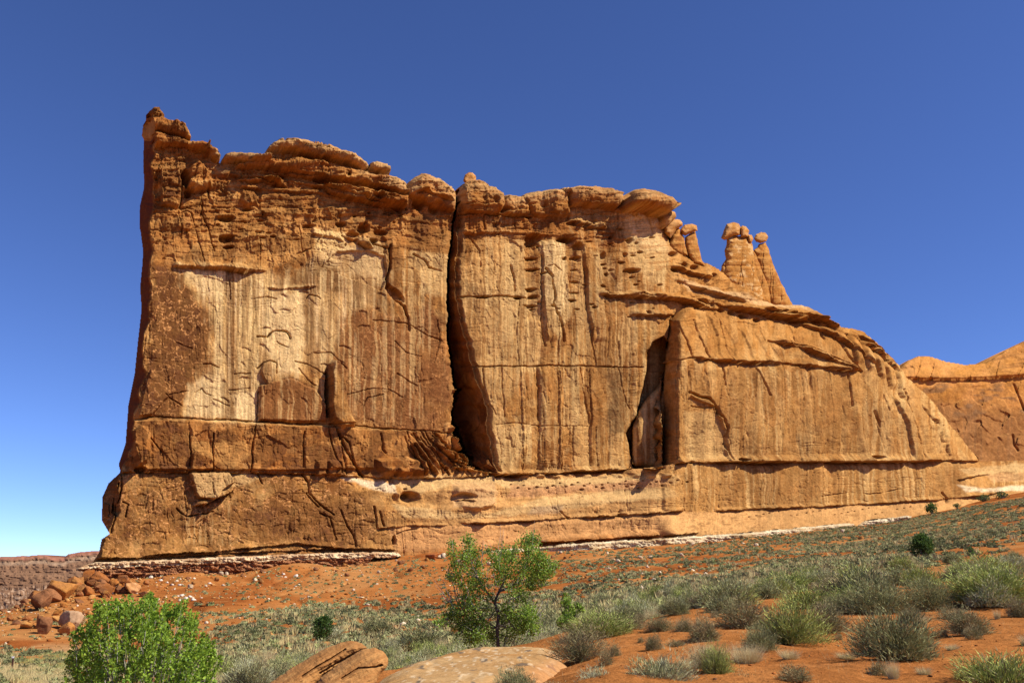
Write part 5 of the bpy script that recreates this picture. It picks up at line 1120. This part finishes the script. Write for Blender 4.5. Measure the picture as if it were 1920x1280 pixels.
zones = lambda u, v: ('the flat behind the split boulder' if u < 900 and v > 1120 else 'the red slope below the fin' if u < 1000 else 'the green slope right of the leafy tree')
for q, i in enumerate(big):
    z_ = zones(bu[i], bvv[i]); r = rad_[i]; far_ = by[i] > 60
    if isgrass[i]: place_shrub('grass_tussock', (bx[i], by[i], bz[i]-.02), r*1.3, r*1.2, 'y', 2 if far_ else 1, q % 3, 'straw-yellow grass tussock on '+z_, 'grass', 'dry grass tussocks on '+z_, False)
    else: place_shrub('sagebrush', (bx[i], by[i], bz[i]-.03), r*2.1, r*1.2, 'swgb'[int(kind[i]*4/.8) % 4] if kind[i] < .7 else 's', 2 if far_ else 1, q % 3, 'grey-green sagebrush mound on '+z_, 'shrub', 'sagebrush mounds on '+z_, not far_)
def scatter(name, sel, label, cat, n_, grass, seed):
    g = np.random.default_rng(seed); base = []
    for k in range(5):
        sh_ = np.random.default_rng(seed+k); m_ = n_; th = sh_.uniform(0, 2*math.pi, m_); ph = np.arcsin(sh_.uniform(.0, 1, m_)); u_ = np.stack([np.cos(th)*np.cos(ph), np.sin(th)*np.cos(ph), np.sin(ph)], 1)
        if grass: P = u_*np.array([.35, .35, 0]); Dv = u_*.35+np.array([0, 0, 1.0])+sh_.normal(size=(m_, 3))*.15; L, W = 1.3, .22
        else: P = u_*np.array([1, 1, .75])*(.45+.4*sh_.random((m_, 1))); Dv = u_+np.array([0, 0, .35])+sh_.normal(size=(m_, 3))*.5; L, W = .42, .34
        Dv /= np.linalg.norm(Dv, axis=1, keepdims=True); V, F_ = blades(P, Dv, L, W, sh_); tone = .8+.4*sh_.random((m_, 1))
        if not grass:
            cv_, cf_ = ICO[1]; c = cv_*np.array([.78, .78, .62])*(1+.18*sh_.normal(size=(len(cv_), 1))); kp = (cv_[cf_].mean(1)[:, 2] > -.3); F_ = np.concatenate([F_, cf_[kp]+len(V)]); V = np.concatenate([V, c]); cc = np.concatenate([np.repeat(tone, 3, 0), np.full((len(c), 1), .8)])
        else: cc = np.repeat(tone, 3, 0)
        base.append((V, F_, cc))
    Vs, Fs, Cs, n0 = [], [], [], 0
    idxs = np.where(sel)[0]
    for i in idxs:
        V, F_, tone = base[i % 5]; a = g.uniform(0, 6.28); c, s_ = math.cos(a), math.sin(a); r = rad_[i]*(.85 if grass else 1)*g.uniform(.8, 1.1)
        W_ = np.stack([V[:, 0]*c-V[:, 1]*s_, V[:, 0]*s_+V[:, 1]*c, V[:, 2]*.95], 1)*r+np.array([bx[i], by[i], bz[i]-.03]); Vs.append(W_); Fs.append(F_+n0); n0 += len(V)
        if grass: cl = DRY*(1-.3*g.random())+C3(.05,.05,0)*g.random()
        else: w_ = g.random(); k = np.clip(.5+.8*float(vn(np.array([bx[i]/9]), np.array([by[i]/9]), 9)[0])+.3*g.normal(), 0, 1); cl = (SG2*k+SG1*(1-k))*(.8+.35*g.random()); cl = cl*.7+GB2*.3 if w_ > .8 else (cl*.6+BN*.4 if w_ < .2 else cl)
        Cs.append(cl*tone)
    o = put(name, mesh_np(name, np.concatenate(Vs), np.concatenate(Fs), np.concatenate(Cs), False), M_scrub); return tag(o, label, cat, kind='stuff')
scatter('sagebrush', ~isb & ~isgrass, 'low sagebrush covering the plain and slope below the fin', 'scrub', 46, False, 5)
scatter('dry_grass', ~isb & isgrass, 'small pale grass tufts among the sagebrush', 'grass', 16, True, 9)
# golden grass by the road in the lower left corner, and round the silvery sagebrush
def grass_area(poly, n_, h_, cols, label, seed, W=.02, Ymax=200, Ymin=0):
    g = np.random.default_rng(seed); ok_ = inside(tu, tv, poly) & (RR > 8) & (np.abs(AA) < .62) & (RR < Ymax) & (RR > Ymin); c_ = np.where(ok_); p_ = RR[c_]**2*np.clip(.3+fbm(TX[c_]/3, TY[c_]/3, 3, seed), .02, 1); p_ /= p_.sum(); k = g.choice(len(c_[0]), n_, p=p_)
    P = np.stack([TX[c_][k], TY[c_][k], TZ[c_][k]], 1); j = g.normal(size=(n_, 2))*RR[c_][k][:, None]*.002; P[:, :2] += j; Dv = np.array([0, 0, 1.])+g.normal(size=(n_, 3))*.3; Dv /= np.linalg.norm(Dv, axis=1, keepdims=True)
    V, F_ = blades(P-np.array([0, 0, .02]), Dv, h_*g.uniform(.4, 1.2, n_), W, g); m_ = g.random((n_, 1)); o = put('dry_grass', mesh_np('dry_grass', V, F_, np.repeat(cols[0]*m_+cols[1]*(1-m_), 3, 0), False), M_scrub); return tag(o, label, 'grass', kind='stuff')
grass_area([(-30,1252),(40,1250),(90,1255),(130,1262),(130,1295),(10,1295),(14,1275),(-30,1262)], 26000, .38, (DRY, C3(.58,.47,.22)), 'golden dry grass beside the road in the lower left corner', 21, .03)
grass_area([(400,1200),(520,1190),(640,1215),(520,1300),(400,1300)], 14000, .30, (DRY*.9, C3(.36,.34,.16)), 'thin dry grass on the flat left of the split boulder', 23, .018, 140)
grass_area([(1060,1180),(1560,1120),(1900,1120),(1960,1290),(900,1290)], 2600, .10, (DRY, C3(.40,.28,.14)), 'scattered dry grass stalks on the orange dune', 25, .004, 30)
grass_area([(40,1225),(130,1222),(130,1262),(40,1262)], 5000, .35, (GB1*.9, SG1), 'greenish weeds at the edge of the golden grass', 29, .03)
# ---- junipers and leafy trees
def leaf_blob(g, c, r, n_, L, W, shell=.55):
    u_ = g.normal(size=(n_, 3)); u_ /= np.linalg.norm(u_, axis=1, keepdims=True); P = c+u_*(r*(shell+(1-shell)*g.random((n_, 1))**.7)); return P, u_
def leaves_mesh(name, P, Dv, L, W, g, cols):
    n_ = len(P); r = g.normal(size=(n_, 3)); s_ = np.cross(Dv, r); s_ /= np.linalg.norm(s_, axis=1, keepdims=True)+1e-9; L = (L*g.uniform(.7, 1.25, n_))[:, None]; W = L*W
    V = np.stack([P, P+Dv*L*.5-s_*W, P+Dv*L, P+Dv*L*.5+s_*W], 1).reshape(-1, 3); m_ = g.random((n_, 1)); return mesh_np(name, V, np.arange(4*n_).reshape(-1, 4), np.repeat((cols[0]*m_+cols[1]*(1-m_))*(.85+.3*g.random((n_, 1))), 4, 0), False)
def tube(paths, sides=6):
    VV, FF, k = [], [], 0
    for pth in paths:
        pth = [(np.array(p, float), r) for p, r in pth]
        for i, (p, r) in enumerate(pth):
            d_ = pth[min(i+1, len(pth)-1)][0]-pth[max(i-1, 0)][0]; d_ = d_/(np.linalg.norm(d_)+1e-9); a = np.cross(d_, [0.3, .9, .2]); a /= np.linalg.norm(a); b = np.cross(d_, a)
            for s_ in range(sides): t = 2*math.pi*s_/sides; VV.append(p+(a*math.cos(t)+b*math.sin(t))*r)
            if i:
                for s_ in range(sides): FF.append([k+(i-1)*sides+s_, k+(i-1)*sides+(s_+1) % sides, k+i*sides+(s_+1) % sides, k+i*sides+s_])
        k += len(pth)*sides
    return np.array(VV), np.array(FF)
def wpath(g, a, b, r0, r1, n_=6, wob=.06):
    a, b = np.array(a, float), np.array(b, float); L = np.linalg.norm(b-a); out = []
    off = np.zeros(3)
    for i in range(n_+1):
        t = i/n_; 
        if 0 < i < n_: off = off*.6+g.normal(size=3)*wob*L*.5
        out.append((a+(b-a)*t+off*(1-t*.3)*math.sin(math.pi*min(t+.15, 1))+np.array([0, 0, .12*L*math.sin(math.pi*t)*0]), r0+(r1-r0)*t))
    return out
LG1, LG2 = C3(.30,.42,.05), C3(.12,.21,.03)
# central tree: clumps traced from the photograph (pixel x, y, radius, leaves)
T1 = [(846,1020,6,70),(850,1040,8,110),(852,1060,8,110),(856,1082,12,190),(842,1080,5,40),(878,1014,9,150),(884,1036,12,210),(872,1044,10,150),(892,1056,10,150),(870,1062,8,90),(890,1080,14,260),(900,1100,14,240),(880,1100,10,120),(866,1096,6,60),(845,1082,5,30),(930,1048,12,200),(944,1038,12,200),(958,1046,11,180),(938,1066,12,200),(952,1074,13,200),(936,1090,10,120),(985,1018,11,220),(1000,1012,10,200),(992,1034,13,240),(1010,1044,12,210),(1020,1056,12,220),(1004,1064,15,280),(985,1058,12,180),(1012,1080,14,260),(1028,1072,8,110),(990,1084,13,200),(1042,1060,7,90),(1034,1062,5,40),(972,1072,12,160),(996,1098,10,130),(972,1098,12,140),(976,1118,12,170),(960,1108,8,70),(876,1122,13,220),(888,1138,15,280),(866,1148,14,230),(848,1150,12,190),(836,1160,10,130),(825,1166,8,90),(872,1170,15,280),(890,1176,16,320),(905,1168,11,150),(884,1196,12,220),(898,1190,10,150),(858,1178,10,130),(950,1140,10,110),(958,1155,12,150),(985,1150,13,240),(996,1146,10,180),(992,1168,14,260),(978,1176,13,220),(1000,1180,8,100),(966,1182,10,120),(842,1128,6,40),(838,1110,5,25),(920,1120,7,50),(912,1140,7,50),(918,1188,10,110),(926,1196,9,90),(948,1192,10,100),(940,1162,9,80),(955,1168,11,120),(925,1150,8,60),(915,1032,6,50),(965,1030,6,60)]
g = np.random.default_rng(91); Yt = 24.0; root = np.array(at(936, 1203, Yt)); root[2] = drop(root[0], root[1])-.05
tree = empty('leafy_tree', 'open-crowned green tree with a dark forked trunk rising behind the slickrock', 'tree', root.tolist())
Pl, Dl, br = [], [], []
TP = [(936,1203,.050),(932,1178,.046),(935,1150,.042),(927,1128,.038),(936,1108,.032),(945,1090,.025),(948,1072,.016)]
tp3 = [root]+[np.array(at(u, v, Yt+.05*math.sin(v))) for u, v, r in TP[1:]]
br.append([(p, q[2]) for p, q in zip(tp3, TP)]); br.append([(tp3[3], .034), (np.array(at(915, 1112, Yt)), .026), (np.array(at(896, 1084, Yt-.1)), .018), (np.array(at(884, 1056, Yt-.1)), .008)])
br.append([(tp3[4], .032), (np.array(at(962, 1098, Yt)), .026), (np.array(at(982, 1070, Yt+.1)), .018), (np.array(at(994, 1034, Yt+.1)), .008)]); br.append([(tp3[1], .03), (np.array(at(915, 1166, Yt)), .022), (np.array(at(893, 1152, Yt)), .016), (np.array(at(866, 1138, Yt)), .008)])
tw = []; srcs = [(p, r) for pth in br for p, r in pth]; srcp = np.array([p for p, r in srcs])
for u, v, r, n_ in T1:
    dY = g.uniform(-1, 1)*(.75 if v < 1120 else .6); c = np.array(at(u, v, Yt+dY)); rr_ = r*Yt/FPX*1.12
    n_ = int(n_*1.8); P, U = leaf_blob(g, c, rr_, n_, .05, .4, .1); Pl.append(P+g.normal(size=P.shape)*rr_*.42); Dl.append(U*.6+g.normal(size=U.shape)*.6+np.array([0, 0, .1]))
    dl = c-srcp; cost = np.linalg.norm(dl*np.array([1, .5, 1]), axis=1)+np.where(dl[:, 2] < .12, 1.2, 0); j = srcp[int(np.argmin(cost))]; br.append(wpath(g, j, c, .014, .004, 6, .10))
    for _ in range(4): tw.append(wpath(g, c+g.normal(size=3)*rr_*.3, c+g.normal(size=3)*rr_*1.1+np.array([0, 0, .1]), .006, .002, 3, .1))
for (a, b) in (((846,1130),(815,1096)),((846,1130),(822,1110)),((850,1140),(830,1085)),((835,1118),(812,1084)),((905,1062),(906,1012)),((880,1040),(866,1010)),((995,1160),(1004,1112)),((1010,1165),(1030,1120)),((1004,1158),(1018,1126)),((930,1100),(925,1052)),((922,1130),(896,1120)),((905,1150),(885,1130)),((918,1170),(900,1146)),((945,1150),(958,1178)),((950,1130),(990,1110)),((880,1200),(848,1196)),((905,1196),(860,1204))):
    tw.append(wpath(g, at(*a, Yt), at(*b, Yt+g.uniform(-.3, .3)), .011, .004, 5, .07))
for a, b in (((944,1148),(958,1168)),((950,1176),(934,1170)),((958,1168),(968,1182))): br.append(wpath(g, at(*a, Yt-.25), at(*b, Yt-.3), .016, .02, 3, .03))
Dl = np.concatenate(Dl); Dl /= np.linalg.norm(Dl, axis=1, keepdims=True); Pl = np.concatenate(Pl)
def child(nm, me, m, par): 
    o = put(nm, me, m, par); return o
child('crown', leaves_mesh('crown', Pl-root, Dl, .054, .40, g, (LG1, LG2)), M_leaf, tree)
V, F_ = tube(br[:1], 8); child('trunk', mesh_np('trunk', V-root, F_, np.tile(C3(.10,.08,.065), (len(V), 1))), M_bark, tree)
V, F_ = tube(br[1:], 6); V2, F2 = tube(tw, 6); child('limbs', mesh_np('limbs', np.concatenate([V, V2])-root, np.concatenate([F_, F2+len(V)]), np.concatenate([np.tile(C3(.13,.11,.085), (len(V), 1)), np.tile(C3(.40,.36,.30), (len(V2), 1))])), M_bark, tree)
# sapling right of it
def leafy(name, label, cat, root_px, Yq, blobs, L, cols, seed, parts_=('leaves', 'stems'), dep=.4, wd=.4, rs=.012):
    g = np.random.default_rng(seed); rt = np.array(at(*root_px, Yq)); e = empty(name, label, cat, rt.tolist()); P_, D_, b_ = [], [], []
    for u, v, r, n_ in blobs:
        c = np.array(at(u, v, Yq+g.uniform(-1, 1)*dep)); rr_ = r*Yq/FPX; P, U = leaf_blob(g, c, rr_, n_, L, .4, .1); P_.append(P+g.normal(size=P.shape)*rr_*.15); D_.append(U*.5+g.normal(size=U.shape)*.6+np.array([0, 0, .25])); b_.append(wpath(g, rt, c, rs, rs*.3, 5, .06))
    D_ = np.concatenate(D_); D_ /= np.linalg.norm(D_, axis=1, keepdims=True)
    child(parts_[0], leaves_mesh(parts_[0], np.concatenate(P_)-rt, D_, L, wd, g, cols), M_leaf, e); V, F_ = tube(b_, 5); child(parts_[1], mesh_np(parts_[1], V-rt, F_, np.tile(C3(.22,.19,.15), (len(V), 1))), M_bark, e); return e
leafy('sapling', 'slim green sapling standing right of the open-crowned tree', 'tree', (1068,1184), 22, [(1060,1116,4,40),(1064,1126,8,110),(1066,1138,10,160),(1074,1148,9,130),(1056,1130,6,50),(1086,1136,6,80),(1092,1142,5,50),(1062,1154,9,120),(1070,1164,10,160),(1054,1166,8,90),(1078,1170,9,120),(1050,1172,6,60)], .058, (LG1, LG2), 93, dep=.2)
# big leafy bush in the left foreground
POLY = [(118,1300),(128,1242),(134,1206),(148,1186),(165,1165),(174,1146),(184,1136),(194,1127),(206,1138),(216,1128),(226,1140),(236,1124),(246,1136),(256,1134),(268,1122),(276,1108),(284,1122),(292,1142),(304,1150),(312,1134),(322,1142),(334,1132),(346,1138),(352,1156),(364,1152),(372,1172),(374,1192),(392,1206),(402,1200),(400,1222),(414,1236),(408,1262),(396,1300)]
g = np.random.default_rng(95); Yb = 13.0; rt = np.array(at(268, 1345, Yb)); rt[2] = drop(rt[0], rt[1])-.05
bush = empty('leafy_bush', 'dense bright-green bush of many upright sprigs in the left foreground', 'bush', rt.tolist())
Pb, Db, st_ = [], [], []; cnt = 0
while cnt < 1200:
    u, v = g.uniform(112, 418), g.uniform(1106, 1395)
    if v < 1296 and not inside(np.array([u]), np.array([v]), POLY)[0]: continue
    if v >= 1296 and not (120 < u < 405): continue
    ed = float(seg_dist(np.array([u]), np.array([v]), POLY[1:-1])[0]) if v < 1296 else 60
    if ed > 14 and vn(np.array([u/17.]), np.array([v/17.]), 7)[0] < -.30: continue
    cnt += 1; dd_ = 1.0*math.sqrt(max(0, 1-(1-min(ed/120, 1))**2)); c = np.array(at(u, v, Yb+g.uniform(-1, 1)*dd_)); lean = np.array([(u-268)/150*.35, g.normal()*.2, 1.0]); lean /= np.linalg.norm(lean); L_ = g.uniform(.10, .30)
    n_ = 34; t = g.random(n_); P = c+lean*((t-.5)*L_)[:, None]+g.normal(size=(n_, 3))*.024*(1.2-t)[:, None]; Pb.append(P); d_ = g.normal(size=(n_, 3))*.7+lean*.7; Db.append(d_)
    if cnt % 9 == 0: st_.append(wpath(g, rt+g.normal(size=3)*np.array([.25, .2, 0]), c+lean*L_*.3, .011, .003, 6, .035))
    elif cnt % 3 == 0: st_.append(wpath(g, c-lean*L_*.9, c+lean*L_*.4, .004, .002, 2, .03))
Pb = np.concatenate(Pb); Db = np.concatenate(Db); Db /= np.linalg.norm(Db, axis=1, keepdims=True)
child('leaves', leaves_mesh('leaves', Pb-rt, Db, .039, .40, g, (C3(.36,.49,.05), C3(.14,.25,.03))), M_leaf, bush)
V, F_ = tube(st_, 5); child('stems', mesh_np('stems', V-rt, F_, np.tile(C3(.36,.33,.27), (len(V), 1))), M_bark, bush)
# junipers
JG = (C3(.11,.18,.035), C3(.045,.085,.02))
def juniper(label, u, vb, wp, hp, seed, n_=2600, Y=None, grey=0, cols=JG):
    h = hit(u, vb) if Y is None else at(u, vb, Y); s_ = h.y/FPX*1.03; g = np.random.default_rng(seed); W, H = wp*s_/2, hp*s_
    e = empty('juniper', label, 'tree', h); P, D_ = [], []
    for k in range(26):
        a = g.uniform(0, 6.28); zz = g.random()**.8; rr_ = math.sqrt(max(.02, 1-(2*zz-.85)**2))*.72; c = np.array([math.cos(a)*W*rr_*g.uniform(.5, 1), math.sin(a)*W*rr_*g.uniform(.5, 1), H*(.16+.70*zz)])
        p, U = leaf_blob(g, c, W*.36*g.uniform(.7, 1.2), n_//26, 0, 0, .4); P.append(p); D_.append(U+g.normal(size=U.shape)*.5+np.array([0, 0, .5]))
    P = np.concatenate(P); D_ = np.concatenate(D_); D_ /= np.linalg.norm(D_, axis=1, keepdims=True); L = W*.16
    child('crown', leaves_mesh('crown', P, D_, L, .35, g, cols), M_leaf, e)
    V, F_ = tube([wpath(g, [g.normal()*.05*W, 0, -.1], [g.normal()*.35*W, g.normal()*.3*W, H*g.uniform(.6, .95)], W*.10, W*.02, 5, .07) for _ in range(7)], 6)
    child('trunk', mesh_np('trunk', V, F_, np.tile(C3(.20,.16,.13), (len(V), 1))), M_bark, e)
    return e
juniper('dark juniper with a bare grey top, standing on the flat above the split boulder', 604, 1203, 42, 46, 101)
juniper('round dark green juniper alone on the green slope at the right', 1733, 1042, 46, 36, 102)
juniper('small dark juniper against the tan foot of the fin', 1748, 963, 25, 19, 103, 1200)
juniper('tiny bright-green shrubby juniper right of the round dark one', 1822, 1044, 20, 16, 104, 700, cols=(C3(.10,.19,.04), C3(.05,.10,.02)))
for k, (u, vb, wp, hp, lb) in enumerate([(1556,986,26,13,'low wide green bush at the fin foot, largest of the row'),(1532,990,26,9,'flat green bush left of the largest one in the row'),(1592,980,12,8,'small round bush right of the largest one in the row'),(1672,972,9,8,'tiny bush under the tan rock apron'),(1846,940,26,10,'bright low bush on the skyline of the slope, left one'),(1880,934,26,10,'green bush on the skyline of the slope, right one'),(1795,952,16,8,'grey-green bush by the small dark juniper')]):
    juniper(lb, u, vb, wp, hp, 120+k, 500, cols=(C3(.12,.17,.05), C3(.06,.10,.03)))['category'] = 'bush'
# ---- marker post and road
h = hit(22, 1254); s_ = h.y/FPX; ps = empty('marker_post', 'thin dark brown roadside marker post with a white reflector', 'post', h)
hh = 20*s_*1.03; V, F_ = tube([[((0, 0, -.1), .075), ((0, 0, hh*.5), .075), ((0, 0, hh), .075)]], 8); child('shaft', mesh_np('shaft', V, F_, np.tile(C3(.07,.03,.02), (len(V), 1))), M_bark, ps)
bm = bmesh.new(); bmesh.ops.create_cube(bm, size=1); 
for v in bm.verts: v.co = Vector((v.co.x*.2, v.co.y*.05-.09, v.co.z*.14+hh-.03))
bmesh.ops.bevel(bm, geom=bm.edges[:], offset=.012, segments=2, affect='EDGES'); me = bpy.data.meshes.new('reflector'); bm.to_mesh(me); bm.free()
child('reflector', me, mat('white_reflector', rough=.4, attr=False, base=(.8, .8, .8), scales=(), bump=0), ps)
V, F_ = tube([[((0, 0, hh), .078), ((0, 0, hh+.03), .06), ((0, 0, hh+.035), .001)]], 8); child('cap', mesh_np('cap', V, F_, np.tile(C3(.6,.6,.58), (len(V), 1))), M_bark, ps)
ctr = hit(-14, 1277); vc = []
def ring(r0, r1, dz, nm, col, m):
    k = 96; r = np.array([r0, r1]); t = np.linspace(0, 2*math.pi, k, endpoint=False); x = ctr.x+np.outer(r, np.cos(t))*1.0; y = ctr.y+np.outer(r, np.sin(t))*1.0
    z = ctr.z+dz+(y-ctr.y)*slp[1]+(x-ctr.x)*slp[0]; i_ = np.arange(2*k).reshape(2, k); q = np.stack([i_[0], i_[1], np.roll(i_[1], -1), np.roll(i_[0], -1)], 1)
    o = put(nm, mesh_np(nm, np.stack([x, y, z], -1).reshape(-1, 3), q, np.tile(col, (2*k, 1))), m); return tag(o, kind='structure')
slp = ((drop(ctr.x+2, ctr.y)-drop(ctr.x-2, ctr.y))/4, (drop(ctr.x, ctr.y+3)-drop(ctr.x, ctr.y-3))/6)
s_ = ctr.y/FPX; R1 = 22*s_
ring(.02, R1*1.28, .10, 'road', C3(.16,.12,.10), M_near); ring(R1*.80, R1*.99, .104, 'road_marking', C3(.8,.8,.78), M_near); ring(R1*1.28, R1*1.6, .05, 'road_shoulder', C3(.34,.27,.18), M_sand)
